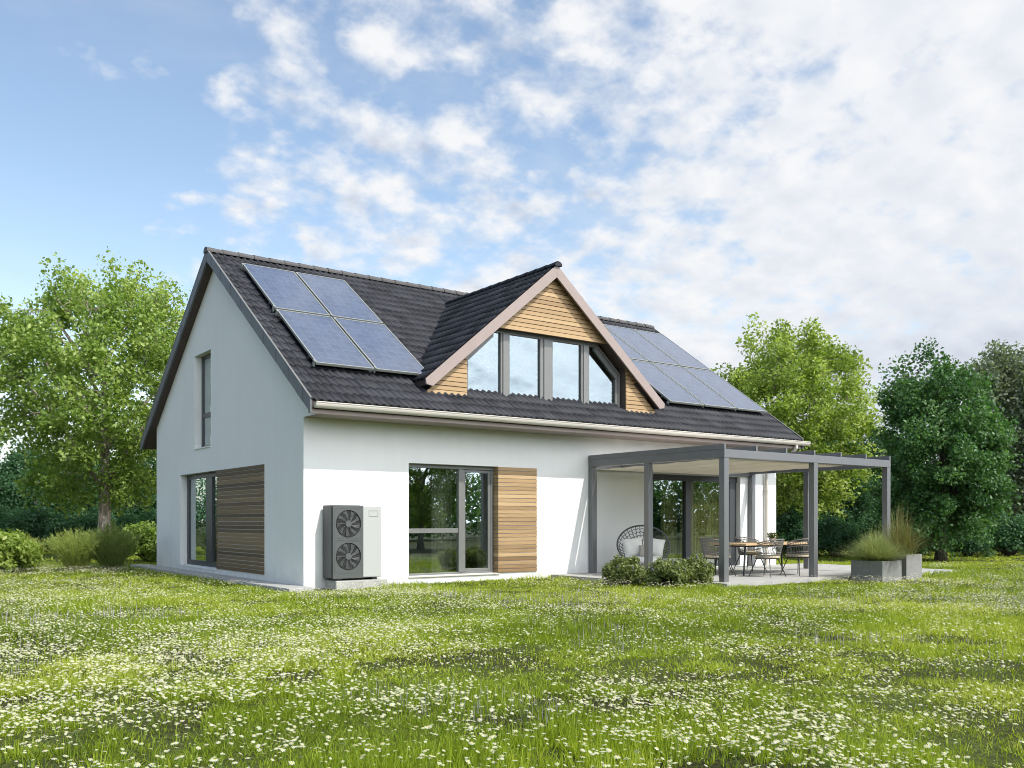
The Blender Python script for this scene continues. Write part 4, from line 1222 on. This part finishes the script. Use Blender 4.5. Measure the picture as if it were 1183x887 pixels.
def spray_proto(name, seed, rad, h, nstem, leaf_m, lsize=0.10, cat='bush'):
    """feathery shrub: many upright stems set with narrow leaves"""
    rng = np.random.default_rng(seed)
    root = thing(name, 'x', cat)
    st = MB(); P, D, tint = [], [], []
    for _ in range(nstem):
        a = rng.uniform(0, 2 * math.pi); k = rng.random() ** 0.6
        L = h * rng.uniform(0.7, 1.1) * (1 - 0.18 * k)
        b0 = np.array([0.22 * rad * k * math.cos(a), 0.22 * rad * k * math.sin(a), 0])
        e = np.array([rad * k * math.cos(a), rad * k * math.sin(a), L * (1 - 0.15 * k)])
        B = bez(b0, b0 * 1.4 + np.array([0, 0, L * 0.6]) + e * np.array([0.35, 0.35, 0]), e, 7)
        st.tube(B, list(np.linspace(0.006, 0.002, 7)), 3, cap=False)
        m = 46; t = rng.random(m) ** 0.75 * 6
        i = np.minimum(t.astype(int), 5); fr_ = (t - i)[:, None]
        q = B[i] * (1 - fr_) + B[i + 1] * fr_ + rng.normal(0, 0.018, (m, 3))
        d = (B[i + 1] - B[i]); d /= np.linalg.norm(d, axis=1, keepdims=True)
        P.append(q); D.append(d + rng.normal(0, 0.45, (m, 3))); tint.append(np.clip(rng.normal(0.5, 0.22, m) + 0.1 * rng.normal(), 0, 1))
    st.build('stem', leaf_m, root)
    P = np.concatenate(P); D = np.concatenate(D); D /= np.linalg.norm(D, axis=1, keepdims=True)
    sd = np.cross(D, rng.normal(size=D.shape)); sd /= np.linalg.norm(sd, axis=1, keepdims=True)
    L = lsize * rng.uniform(0.6, 1.3, (len(P), 1))
    V = np.stack([P - sd * L * 0.07, P + sd * L * 0.07, P + D * L], 1).reshape(-1, 3)
    i = np.arange(len(P))[:, None] * 3
    np_mesh('foliage', V, tris=i + [0, 1, 2], tint=np.repeat(np.concatenate(tint), 3), m=leaf_m, parent=root)
    return root
fb = spray_proto('feathery_bush', 3, 0.72, 1.12, 230, M['leaf_broom'])
put(fb, *at(88, 22.3), 'pale feathery bush standing left of the maple trunk', s=0.95)
f2 = spray_proto('feathery_bush', 4, 0.75, 1.12, 240, M['leaf_broom2'])
put(f2, *at(130, 22.6), 'dusky feathery bush in front of the maple trunk, nearest to the house', s=1.0)
put(fb, *at(22, 22.2), 'pale feathery bush beside the yellow green shrub at the left edge', s=0.85, rz=130, copy=True)

# low flowering shrubs in front of the lounge chair
def low_shrub(seed, rad, h, x, y, label):
    o = bush_proto('low_shrub', seed, rad, h, 70, 95, 0.055, M['leaf_shrub'], 0.13, cat='shrub')
    o.location = (x, y, GZ + 0.02); o['label'] = label; o['group'] = 'low shrubs at the patio edge'
    rng = np.random.default_rng(seed + 50)
    for k in range(24):
        a = rng.uniform(0, 2 * math.pi); r = rng.random() ** 0.5 * rad * 0.9
        z = h * (1 - 0.5 * (r / rad) ** 2) * rng.uniform(0.86, 1.04)
        p0 = np.array([r * math.cos(a), r * math.sin(a), z]); lean = rng.normal(0, 0.02, 2)
        MB().tube([p0 + np.array([0, 0, -0.045]), p0 + np.array([lean[0] * 0.4, lean[1] * 0.4, -0.01]), p0 + np.array([lean[0], lean[1], 0.03]), p0 + np.array([lean[0] * 1.3, lean[1] * 1.3, 0.055])],
                  [0.005, 0.012, 0.010, 0.003], 6).build('flower_spike', M['mauve'], o, smooth=True)
    return o
low_shrub(61, 0.39, 0.48, 5.38, -2.55, 'round low green shrub furthest left at the patio edge')
low_shrub(62, 0.44, 0.48, 5.62, -3.45, 'widest low green shrub, between the other two shrubs')
low_shrub(63, 0.31, 0.53, 6.22, -3.55, 'low shrub with mauve tips next to the pergola corner post')

# ---- planters and ornamental grasses
def planter(x, y, w, d, h, label):
    t = thing('planter', label, 'planter', (x, y, 0), group='grey planters at the patio end')
    m = MB()
    e = 0.035
    m.box(0, w, 0, e, GZ, h); m.box(0, w, d - e, d, GZ, h); m.box(0, e, e, d - e, GZ, h); m.box(w - e, w, e, d - e, GZ, h)
    m.build('box', M['planter'], t, bevel=0.006)
    MB().box(e + 0.001, w - e - 0.001, e + 0.001, d - e - 0.001, 0.0, h - 0.04).build('soil', M['soil'], t)
planter(10.0, -5.0, 0.69, 0.70, 0.345, 'low wide grey planter with the pale fountain grass')
planter(11.10, -4.86, 0.59, 0.62, 0.445, 'taller grey planter behind, with the rusty tall grass')
def fountain(name, label, x, y, z, n, L, spread, m, seed, width=0.006, droop=1.0):
    rng = np.random.default_rng(seed)
    k = 7; t = np.linspace(0, 1, k)[None, :, None]
    a = rng.uniform(0, 2 * math.pi, n); out = np.stack([np.cos(a), np.sin(a), np.zeros(n)], 1)
    b0 = np.stack([rng.normal(0, 0.10, n), rng.normal(0, 0.10, n), np.zeros(n)], 1)
    ln = L * rng.uniform(0.65, 1.1, n); sp = spread * rng.random(n) ** 0.7
    hgt = ln * 0.9 * (1 - 0.62 * (sp / spread) ** 1.4)
    C = b0[:, None] + out[:, None] * (sp[:, None, None] * t ** 1.1) + np.array([0, 0, 1]) * (hgt[:, None, None] * (t * 1.5 - droop * 0.72 * t ** 2.2 * (0.45 + 0.75 * (sp / spread))[:, None, None]))
    C += rng.normal(0, 0.010, (n, 1, 3)) * t
    side = np.stack([-np.sin(a), np.cos(a), np.zeros(n)], 1)
    w = width * (1 - 0.9 * t[0, :, 0])
    Lf = C - side[:, None] * w[None, :, None]; Rt = C + side[:, None] * w[None, :, None]
    V = np.stack([Lf, Rt], 2).reshape(-1, 3)
    base = (np.arange(n) * k * 2)[:, None]
    Q = np.concatenate([base + np.array([2 * i, 2 * i + 1, 2 * i + 3, 2 * i + 2]) for i in range(k - 1)], 0)
    tn = np.repeat(np.clip(rng.normal(0.5, 0.25, n), 0, 1), k * 2)
    o = np_mesh(name, V, Q, tint=tn, m=m)
    o.location = (x, y, z); tag(o, label, 'grass plant')
    return o
fountain('fountain_grass', 'pale fountain grass spilling over the low grey planter', 10.33, -4.66, 0.30, 2600, 0.68, 1.0, M['leaf_straw'], 5, 0.0042, 0.95)
fountain('tall_ornamental_grass', 'tall rusty and green grass in the taller grey planter', 11.40, -4.55, 0.40, 800, 1.02, 0.85, M['leaf_rust'], 6, 0.006, 0.75)
# small potted plant on the table
pp = thing('potted_plant', 'small potted green plant in the middle of the oak table', 'plant', (10.0, -2.35, 0.676))
MB().tube([(0, 0, 0), (0, 0, 0.03), (0, 0, 0.09)], [0.05, 0.065, 0.075], 16).build('pot', M['pot'], pp)
rng_ = np.random.default_rng(8); o3 = rng_.normal(0, 1, (160, 3)); o3 /= np.linalg.norm(o3, axis=1, keepdims=True)
V, T = leaf_arrays(o3 * np.array([0.13, 0.13, 0.07]) * rng_.random((160, 1)) ** 0.4 + np.array([0, 0, 0.14]), 0.05, rng_)
np_mesh('foliage', V, tris=T, tint=np.repeat(rng_.random(160), 4), m=M['leaf_shrub'], parent=pp)

# ---- wood on the far side of the meadow, behind the viewer: mirrored in the panes; and far wood behind the garden
def wood(name, label, spots, seed, leaf_m, n_per, lsize):
    rng = np.random.default_rng(seed); P, tn = [], []
    for (x, y, r, h) in spots:
        m = int(n_per); d = rng.normal(size=(m, 3)); d /= np.linalg.norm(d, axis=1, keepdims=True)
        lob = 1 + 0.22 * np.sin(d[:, 0] * 5 + x) * np.sin(d[:, 2] * 6 + y) + 0.15 * np.sin(d[:, 1] * 9 + x * 2)
        q = d * (rng.random((m, 1)) ** 0.25) * lob[:, None] * np.array([r, r, h * 0.52]) + np.array([x, y, h * 0.52 + GZ])
        q = q[q[:, 2] > 0.1]
        P.append(q); tn.append(np.clip(rng.normal(0.5 + rng.normal(0, 0.15), 0.2, len(q)), 0, 1))
    P = np.concatenate(P); tn = np.concatenate(tn)
    V, T = leaf_arrays(P, lsize, rng, up=0.5)
    o = np_mesh(name, V, tris=T, tint=np.repeat(tn, 4), m=leaf_m)
    return kind(o, 'stuff', label, 'wood')
rw = np.random.default_rng(90); spots = []
for k in range(46):
    a = R(-78 + k * 4.1 + rw.uniform(-1, 1))
    rr = 40 + rw.uniform(-4, 5)
    spots.append((5 + rr * math.sin(a) * 1.25, -2 - rr * math.cos(a), rw.uniform(2.6, 3.8), rw.uniform(4.2, 6.2) if k < 24 else rw.uniform(3.2, 5.0)))
wood('opposite_wood', 'dark wood across the meadow mirrored in the window panes', spots, 91, M['leaf_dark'], 2600, 0.32)
spots = []
for k in range(56):
    px = -1360 + k * 50
    d = 58 + rw.uniform(-4, 6)
    x, y = at(px, d)
    spots.append((x, y, rw.uniform(2.6, 3.6), rw.uniform(3.6, 5.6)))
wood('far_wood', 'dark wood far behind the garden trees', spots, 92, M['leaf_hedge'], 1500, 0.30)
# two trees across the meadow that the tall front window mirrors
put(maple, 13.5, -18.5, 'maple across the meadow mirrored in the tall front window', s=0.6, rz=200, copy=True)['group'] = 'trees mirrored in the front window'
put(dark, 10.0, -21.5, 'deep green tree across the meadow mirrored in the front window', s=1.05, rz=90, copy=True)['group'] = 'trees mirrored in the front window'

# ================================================================== meadow
def vnoise(x, y, scale, seed):
    """smooth value noise in numpy"""
    rng = np.random.default_rng(seed); G = rng.random((256, 256))
    u, v = x / scale + 1000, y / scale + 1000
    i, j = np.floor(u).astype(int), np.floor(v).astype(int)
    f, g_ = u - i, v - j; f = f * f * (3 - 2 * f); g_ = g_ * g_ * (3 - 2 * g_)
    a = G[i % 256, j % 256]; b = G[(i + 1) % 256, j % 256]; c_ = G[i % 256, (j + 1) % 256]; d = G[(i + 1) % 256, (j + 1) % 256]
    return (a * (1 - f) + b * f) * (1 - g_) + (c_ * (1 - f) + d * f) * g_
def fbm(x, y, scale, seed):
    return (vnoise(x, y, scale, seed) + 0.5 * vnoise(x, y, scale / 2.1, seed + 1) + 0.25 * vnoise(x, y, scale / 4.3, seed + 2)) / 1.75
def field(n, d0, d1, rng, half=None):
    """points on the meadow between two distances in front of the viewer"""
    if half is None: half = 0.95 if d1 <= 8 else 0.72
    if d1 <= 8: n = int(n * 1.3)
    d = np.sqrt(rng.uniform(d0 ** 2, d1 ** 2, n)); s = rng.uniform(-half, half, n)
    P = CAM[None, :2] + d[:, None] * (FW[None] + s[:, None] * RT[None])
    x, y = P[:, 0], P[:, 1]
    ok = ~((x > -0.45) & (x < 13.3) & (y > -0.02) & (y < 10.3))
    ok &= ~((x > -0.58) & (x < 1.46) & (y > -0.52) & (y < 0.1))
    ok &= ~((x > 6.38) & (x < 14.42) & (y > -4.18) & (y < 0.1)) & ~((x > 5.58) & (x < 6.5) & (y > -2.1) & (y < 0.1))
    ok &= ~((x > 9.96) & (x < 11.75) & (y > -5.04) & (y < -4.1))
    return P[ok], d[ok]
def clump(P): return fbm(P[:, 0], P[:, 1], 1.5, 40)
def flowerness(P): return fbm(P[:, 0], P[:, 1], 2.3, 60) * 0.6 + fbm(P[:, 0], P[:, 1], 0.7, 64) * 0.4
def mauveness(P): return fbm(P[:, 0], P[:, 1], 1.7, 80)

def blades(P, h, w, rng, lean=0.45):
    n = len(P); a = rng.uniform(0, 2 * math.pi, n)
    out = np.stack([np.cos(a), np.sin(a), np.zeros(n)], 1); side = np.stack([-np.sin(a + 0.6), np.cos(a + 0.6), np.zeros(n)], 1)
    B = np.concatenate([P, np.full((n, 1), GZ - 0.01)], 1)
    ln = (rng.random(n) ** 1.3 * lean)[:, None] * h[:, None]
    w = w[:, None]; H = h[:, None] * np.array([[0, 0, 1.0]])
    m = B + H * 0.55 + out * ln * 0.35; t = B + H + out * ln
    V = np.stack([B - side * w, B + side * w, m - side * w * 0.75, m + side * w * 0.75, t], 1).reshape(-1, 3)
    i = np.arange(n)[:, None] * 5
    return V, i + [0, 1, 3, 2], i + [2, 3, 4]
gv, gq, gt_, gtn = [], [], [], []
off = 0
rg = np.random.default_rng(101)
def tufts(n, d0, d1, per, spread, w0, hs, hmul=1.0):
    """blades grouped in tufts that share height, hue and an outward lean"""
    global off
    P, d = field(n, d0, d1, rg)
    bare = fbm(P[:, 0], P[:, 1], 0.42, 120)
    keep = rg.random(len(P)) < np.clip((bare - np.where(d < 9, 0.40, 0.33)) * 9.0, 0.05, 1.0)
    P, d = P[keep], d[keep]
    cm = clump(P); fn = flowerness(P)
    h0 = (0.042 + 0.115 * np.clip((cm - 0.28) * 2.0, 0, 1) ** 1.3) * rg.uniform(0.6, 1.25, len(P)) * hs * np.where(fn > 0.54, 0.72, 1.0)
    hue = np.clip(0.5 + (fbm(P[:, 0], P[:, 1], 2.6, 140) - 0.5) * 1.4 + rg.normal(0, 0.17, len(P)), 0, 1)
    k = np.repeat(np.arange(len(P)), per)
    o = rg.normal(0, spread, (len(k), 2))
    Q = P[k] + o
    h = h0[k] * rg.uniform(0.5, 1.15, len(k)) * hmul * np.exp(-0.5 * (np.linalg.norm(o, axis=1) / (2.2 * spread)) ** 2)
    V, q, t = blades(Q, h, w0 * rg.uniform(0.65, 1.35, len(k)), rg, 0.40)
    # lean outwards from the middle of the tuft
    V = V.reshape(-1, 5, 3)
    V[:, 2:4, :2] += (o * 0.35)[:, None]; V[:, 4, :2] += o * 1.0
    V = V.reshape(-1, 3)
    tn = np.clip(hue[k] + rg.normal(0, 0.10, len(k)), 0, 1)
    gv.append(V); gq.append(q + off); gt_.append(t + off); gtn.append(np.repeat(tn, 5)); off += len(V)
for (d0, d1, n, per, sp_, w0, hs) in ((1.2, 2.6, 1900, 13, 0.030, 0.0028, 1.0), (2.6, 7.0, 13500, 13, 0.030, 0.0028, 1.0), (7.0, 11.5, 17000, 11, 0.035, 0.0042, 0.95), (11.5, 17.0, 19000, 9, 0.045, 0.0064, 0.9), (17.0, 27.0, 24000, 7, 0.07, 0.0105, 0.85), (27.0, 48.0, 12000, 5, 0.15, 0.03, 0.9)):
    tufts(n, d0, d1, per, sp_, w0, hs)
# short undergrowth between the tufts
for (d0, d1, n, w0) in ((2.6, 7.0, 20000, 0.0030), (7.0, 11.5, 27000, 0.0045), (11.5, 17.0, 32000, 0.007), (17.0, 27.0, 34000, 0.012)):
    P, d = field(n, d0, d1, rg)
    h = rg.uniform(0.02, 0.055, len(P))
    V, q, t = blades(P, h, w0 * rg.uniform(0.8, 1.6, len(P)), rg, 0.9)
    tn = np.clip(rg.normal(0.22, 0.2, len(P)), 0, 1)
    gv.append(V); gq.append(q + off); gt_.append(t + off); gtn.append(np.repeat(tn, 5)); off += len(V)
o = np_mesh('meadow_grass', np.concatenate(gv), np.concatenate(gq), np.concatenate(gt_), np.concatenate(gtn), M['grass'])
kind(o, 'stuff', 'sunlit green meadow grass in front of the house', 'grass')

# daisies
def daisy_local(pet, rng_seed=0, rnd=0.0):
    """petal disc (verts, tris, material index) of unit radius at the origin facing +Z"""
    V = [(0, 0, 0.02)]; T = []; Mi = []
    for k in range(pet):
        a0 = 2 * math.pi * k / pet; hw_ = math.pi / pet * 0.86
        o = len(V)
        V += [(0.25 * math.cos(a0 - hw_), 0.25 * math.sin(a0 - hw_), 0.0), (0.25 * math.cos(a0 + hw_), 0.25 * math.sin(a0 + hw_), 0.0),
              (0.97 * math.cos(a0 + hw_ * 0.55), 0.97 * math.sin(a0 + hw_ * 0.55), -0.10), (0.97 * math.cos(a0 - hw_ * 0.55), 0.97 * math.sin(a0 - hw_ * 0.55), -0.10)]
        T += [(o, o + 1, o + 2), (o, o + 2, o + 3)]; Mi += [0, 0]
    o = len(V)
    for k in range(8): V.append((0.30 * math.cos(k * math.pi / 4), 0.30 * math.sin(k * math.pi / 4), 0.05))
    V.append((0, 0, 0.16))
    for k in range(8): T.append((o + k, o + (k + 1) % 8, o + 8)); Mi.append(1)
    return np.array(V), np.array(T), np.array(Mi)

def frames(nv, rng):
    t = rng.normal(size=nv.shape); t -= (t * nv).sum(1, keepdims=True) * nv; t /= np.linalg.norm(t, axis=1, keepdims=True)
    return t, np.cross(nv, t)

def scatter_flowers(P, z, r, rng, pet):
    V0, T0, M0 = daisy_local(pet)
    n = len(P)
    nv = np.stack([rng.normal(0.05, 0.22, n), rng.normal(-0.14, 0.22, n), np.ones(n)], 1); nv /= np.linalg.norm(nv, axis=1, keepdims=True)
    t, b = frames(nv, rng)
    c_ = np.concatenate([P, (GZ + z)[:, None]], 1)
    rr = r[:, None, None]
    V = c_[:, None] + rr * (V0[None, :, :1] * t[:, None] + V0[None, :, 1:2] * b[:, None] + V0[None, :, 2:] * nv[:, None])
    T = (np.arange(n) * len(V0))[:, None, None] + T0[None]
    return V.reshape(-1, 3), T.reshape(-1, 3), np.tile(M0, n)
rf = np.random.default_rng(202)
V_all, T_all, M_all, t_all, off = [], [], [], [], 0
near_pool = []
for (d0, d1, n, pet, rs) in ((2.8, 6.2, 16500, 9, 0.78), (6.2, 10.0, 31000, 7, 0.74), (10.0, 15.0, 45000, 6, 0.70), (15.0, 24.0, 56000, 5, 0.78)):
    P, d = field(n // 5, d0, d1, rf)
    pr = np.clip((flowerness(P) - 0.38) * 3.6, 0.12, 0.85)
    keep = rf.random(len(P)) < pr
    P, d = P[keep], d[keep]
    kk = np.repeat(np.arange(len(P)), rf.integers(1, 13, len(P)))        # plants carry several heads each
    P = P[kk] + rf.normal(0, 0.085, (len(kk), 2)); d = d[kk]
    ins = ~((P[:, 0] > -0.6) & (P[:, 0] < 13.3) & (P[:, 1] > -0.05)) & ~((P[:, 0] > 6.35) & (P[:, 0] < 14.45) & (P[:, 1] > -4.2)) & ~((P[:, 0] > 5.55) & (P[:, 0] < 6.5) & (P[:, 1] > -2.1))
    P, d = P[ins], d[ins]
    z = (0.07 + 0.065 * rf.random(len(P)) + 0.05 * np.clip((clump(P) - 0.35) * 2, 0, 1))
    r = rf.uniform(0.0075, 0.0195, len(P)) * rs
    if d0 < 3:
        lat = np.abs(((P - CAM[:2]) @ RT) / d)
        score = r / d * (lat < 0.56) * (d > 3.95)
        idx = np.argsort(-score)[:300]
        near_pool = [(P[i, 0], P[i, 1], z[i], r[i]) for i in idx]
        msk = np.ones(len(P), bool); msk[idx] = False
        P, z, r = P[msk], z[msk], r[msk]
    V, T, Mi = scatter_flowers(P, z, r, rf, pet)
    V_all.append(V); T_all.append(T + off); M_all.append(Mi); t_all.append(np.repeat(rf.random(len(P)), len(V) // max(1, len(P)))); off += len(V)
o = np_mesh('meadow_daisies', np.concatenate(V_all), tris=np.concatenate(T_all), tint=np.concatenate(t_all), m=[M['petal'], M['daisy_eye']], midx=np.concatenate(M_all))
kind(o, 'stuff', 'white daisies scattered in drifts through the meadow', 'flowers')
# the 300 daisies that show largest are flowers of their own
V0, T0, M0 = daisy_local(11)
SR = 0.016
Vd = np.concatenate([V0 * SR, np.array([[0.0012, 0, 0], [-0.0012, 0.001, 0], [-0.0012, -0.001, 0], [0.0012, 0, -0.14], [-0.0012, 0.001, -0.14], [-0.0012, -0.001, -0.14]])])
k0 = len(V0); Td = np.concatenate([T0, np.array([(k0, k0 + 1, k0 + 4), (k0, k0 + 4, k0 + 3), (k0 + 1, k0 + 2, k0 + 5), (k0 + 1, k0 + 5, k0 + 4), (k0 + 2, k0, k0 + 3), (k0 + 2, k0 + 3, k0 + 5)])])
Md = np.concatenate([M0, np.full(6, 2)])
proto = np_mesh('daisy', Vd, tris=Td, tint=np.full(len(Vd), 0.6), m=[M['petal'], M['daisy_eye'], M['stem']], midx=Md)
tag(proto, 'white daisy with yellow centre among the nearest meadow grass', 'flower', 'daisies in the nearest strip of meadow')
rd = np.random.default_rng(303)
for i, (x, y, z, r) in enumerate(near_pool):
    o = proto if i == 0 else proto.copy()
    if i: COL.objects.link(o)
    o.location = (x, y, GZ + z)
    o.rotation_euler = (rd.normal(0.14, 0.2), rd.normal(0, 0.2), rd.uniform(0, 6.28)); k = r / SR
    o.scale = (k, k, k)
# mauve-grey flower spikes in loose patches
sv, st_, stn, off = [], [], [], 0
rm = np.random.default_rng(404)
for (d0, d1, n, w) in ((2.8, 8.0, 16000, 0.0018), (8.0, 15.0, 16000, 0.0032), (15.0, 22.0, 8000, 0.006)):
    P, d = field(n, d0, d1, rm)
    keep = rm.random(len(P)) < np.clip((mauveness(P) - 0.56) * 6, 0, 0.55) ** 1.2
    P = P[keep]
    h = rm.uniform(0.07, 0.15, len(P))
    V, q, t = blades(P, h, w * rm.uniform(0.7, 1.3, len(P)), rm, 0.3)
    n_ = len(P)
    tri = np.concatenate([q[:, [0, 1, 2]], q[:, [0, 2, 3]], t], 0) + off
    sv.append(V); st_.append(tri); stn.append(np.repeat(rm.random(n_), 5)); off += len(V)
o = np_mesh('mauve_meadow_flowers', np.concatenate(sv), tris=np.concatenate(st_), tint=np.concatenate(stn), m=M['lav'])
kind(o, 'stuff', 'thin mauve grey flower spikes in loose patches of the meadow', 'flowers')

# ================================================================== light, sky, camera
sun_dir = Vector((0.29, -1.0, 1.22)).normalized()
sd = bpy.data.lights.new('sun', 'SUN'); sd.energy = 4.2; sd.angle = R(0.5); sd.color = (1.0, 0.955, 0.88)
so_ = bpy.data.objects.new('sun', sd); COL.objects.link(so_)
so_.rotation_euler = sun_dir.to_track_quat('Z', 'Y').to_euler(); so_.location = (10, -30, 30)

wd = bpy.data.worlds.new('World'); sc.world = wd; wd.use_nodes = True
nt = wd.node_tree
bg = nt.nodes['Background']
sky = N(nt, 'ShaderNodeTexSky', sky_type='NISHITA')
sky.sun_disc = False
sky.sun_elevation = math.asin(sun_dir.z); sky.sun_rotation = math.atan2(sun_dir.x, sun_dir.y)
sky.air_density = 1.0; sky.dust_density = 0.6; sky.ozone_density = 1.6
L = nt.links.new
tc = N(nt, 'ShaderNodeTexCoord')
def math_(op, a, b=None, c_=None):
    n = N(nt, 'ShaderNodeMath', operation=op)
    for i, v in enumerate((a, b, c_)):
        if v is None: continue
        if isinstance(v, (int, float)): n.inputs[i].default_value = v
        else: L(v, n.inputs[i])
    return n.outputs[0]
def vmath(op, a, b=None):
    n = N(nt, 'ShaderNodeVectorMath', operation=op)
    for i, v in enumerate((a, b)):
        if v is None: continue
        if isinstance(v, (tuple, list)): n.inputs[i].default_value = v
        else: L(v, n.inputs[i])
    return n
def sstep(v, a, b):
    n = N(nt, 'ShaderNodeMapRange', interpolation_type='SMOOTHSTEP')
    L(v, n.inputs['Value']); n.inputs['From Min'].default_value = a; n.inputs['From Max'].default_value = b
    return n.outputs['Result']
D = tc.outputs['Generated']
sep = N(nt, 'ShaderNodeSeparateXYZ'); L(D, sep.inputs[0])
zc = math_('MAXIMUM', sep.outputs['Z'], 0.0)
den = math_('ADD', zc, 0.38)
plane = N(nt, 'ShaderNodeCombineXYZ')
L(math_('DIVIDE', sep.outputs['X'], den), plane.inputs[0]); L(math_('DIVIDE', sep.outputs['Y'], den), plane.inputs[1])
# compass direction across the sky: 0 over the maple, rising towards the linden
ax = vmath('DOT_PRODUCT', D, (0.8072, -0.5903, 0.0)).outputs['Value']
def noise(vec, scale, detail=6, rough=0.55, dist=0.0, w=None):
    n = N(nt, 'ShaderNodeTexNoise')
    L(vec, n.inputs['Vector']); n.inputs['Scale'].default_value = scale; n.inputs['Detail'].default_value = detail
    n.inputs['Roughness'].default_value = rough; n.inputs['Distortion'].default_value = dist
    return n.outputs['Fac']
P0 = vmath('ADD', plane.outputs[0], (3.1, 7.7, 0)).outputs[0]
P1 = vmath('ADD', plane.outputs[0], (3.115, 7.665, 0)).outputs[0]     # same field shifted towards the sun: for the lit side of puffs
big = noise(P0, 2.6, 5, 0.55)
puff = noise(P0, 13.0, 5, 0.50, 0.1)
puff_s = noise(P1, 13.0, 5, 0.50, 0.1)
fine = noise(P0, 38.0, 5, 0.6)
cov = math_('ADD', math_('MULTIPLY_ADD', sstep(ax, -0.46, -0.12), 0.20, -0.10), math_('MULTIPLY', sstep(ax, -0.12, 0.42), 0.15))
vo = N(nt, 'ShaderNodeTexVoronoi', feature='SMOOTH_F1'); vo.inputs['Scale'].default_value = 12.5; vo.inputs['Smoothness'].default_value = 0.6
wob = N(nt, 'ShaderNodeTexNoise'); L(P0, wob.inputs['Vector']); wob.inputs['Scale'].default_value = 11.0; wob.inputs['Detail'].default_value = 4
wv_ = vmath('SCALE', vmath('SUBTRACT', wob.outputs['Color'], (0.5, 0.5, 0.5)).outputs[0]); wv_.inputs['Scale'].default_value = 0.15
L(vmath('ADD', P0, wv_.outputs[0]).outputs[0], vo.inputs['Vector'])
cell_ = math_('SUBTRACT', 0.78, vo.outputs['Distance'])
edge = math_('ADD', math_('ADD', math_('MULTIPLY', puff, 0.40), math_('MULTIPLY', big, 0.40)), math_('ADD', math_('MULTIPLY', fine, 0.20), math_('MULTIPLY', cell_, 0.26)))
cov = math_('ADD', cov, math_('MULTIPLY', math_('MULTIPLY', math_('SUBTRACT', 1.0, sstep(sep.outputs['Z'], 0.14, 0.30)), math_('SUBTRACT', 1.0, sstep(ax, -0.56, -0.40))), 0.20))
dens = sstep(math_('ADD', edge, cov), 0.565, 0.80)
# thin veil and low bank
veil = math_('MULTIPLY', sstep(noise(vmath('MULTIPLY', P0, (0.6, 1.7, 1)).outputs[0], 1.5, 7, 0.62, 0.5), 0.46, 0.85), math_('MULTIPLY_ADD', sstep(ax, -0.40, 0.10), 0.50, 0.25))
low = math_('MULTIPLY', math_('SUBTRACT', 1.0, sstep(sep.outputs['Z'], 0.0, 0.30)), 0.62)
dens2 = math_('MAXIMUM', dens, math_('MAXIMUM', veil, low))
# tone of the cloud: sunlit edge, grey base
right = sstep(ax, -0.05, 0.32)
lit = math_('MULTIPLY_ADD', math_('SUBTRACT', puff, puff_s), math_('MULTIPLY_ADD', right, -1.3, 2.0), math_('MULTIPLY_ADD', right, 0.10, 0.66))
lit = math_('SUBTRACT', lit, math_('MULTIPLY', math_('MULTIPLY', math_('SUBTRACT', 1.0, sstep(sep.outputs['Z'], 0.06, 0.30)), sstep(ax, 0.12, 0.5)), 0.55))
thick = sstep(math_('ADD', edge, cov), 0.70, 1.02)
tone = math_('SUBTRACT', lit, math_('MULTIPLY', thick, 0.20))
tone = math_('ADD', tone, math_('MULTIPLY_ADD', big, 0.5, -0.25))
cr = N(nt, 'ShaderNodeValToRGB')
cr.color_ramp.elements[0].position = 0.05; cr.color_ramp.elements[0].color = (0.57, 0.61, 0.70, 1)
cr.color_ramp.elements[1].position = 0.85; cr.color_ramp.elements[1].color = (0.92, 0.93, 0.95, 1)
e = cr.color_ramp.elements.new(0.45); e.color = (0.74, 0.79, 0.87, 1)
L(tone, cr.inputs['Fac'])
STR = 0.15
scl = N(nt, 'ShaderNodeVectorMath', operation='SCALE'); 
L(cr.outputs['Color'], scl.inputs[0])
# clouds brightened low behind the viewer as added fill for the front wall
fill_glow_dir = Vector((0.29, -1.0, 0.12)).normalized()
fill_dot = math_('MAXIMUM', vmath('DOT_PRODUCT', D, tuple(fill_glow_dir)).outputs['Value'], 0.0)
L(math_('MULTIPLY_ADD', math_('POWER', fill_dot, 3.2), 4.2 / STR, 0.93 / STR), scl.inputs['Scale'])
skm = N(nt, 'ShaderNodeMixRGB', blend_type='MULTIPLY'); skm.inputs['Fac'].default_value = 1; skm.inputs['Color2'].default_value = (1.62, 1.50, 1.34, 1)
L(sky.outputs['Color'], skm.inputs['Color1'])
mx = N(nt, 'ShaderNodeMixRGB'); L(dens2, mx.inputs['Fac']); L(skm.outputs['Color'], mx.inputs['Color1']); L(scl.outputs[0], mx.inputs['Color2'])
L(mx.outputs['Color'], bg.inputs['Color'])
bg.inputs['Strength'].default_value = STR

cam = bpy.data.cameras.new('camera'); co = bpy.data.objects.new('camera', cam); COL.objects.link(co)
co.location = tuple(CAM); co.rotation_euler = (R(90), 0, -math.atan2(FW[0], FW[1]))
cam.sensor_width = 36; cam.lens = 32.195; cam.shift_y = 157.85 / 1183
cam.clip_end = 2000; cam.clip_start = 0.05
sc.camera = co
sc.view_settings.view_transform = 'Standard'; sc.view_settings.look = 'None'
sc.view_settings.exposure = 0.12; sc.view_settings.gamma = 1.0
sc.cycles.max_bounces = 8; sc.cycles.transparent_max_bounces = 12
sc.cycles.use_denoising = True
sc.cycles.filter_width = 1.0
sc.cycles.sample_clamp_indirect = 8
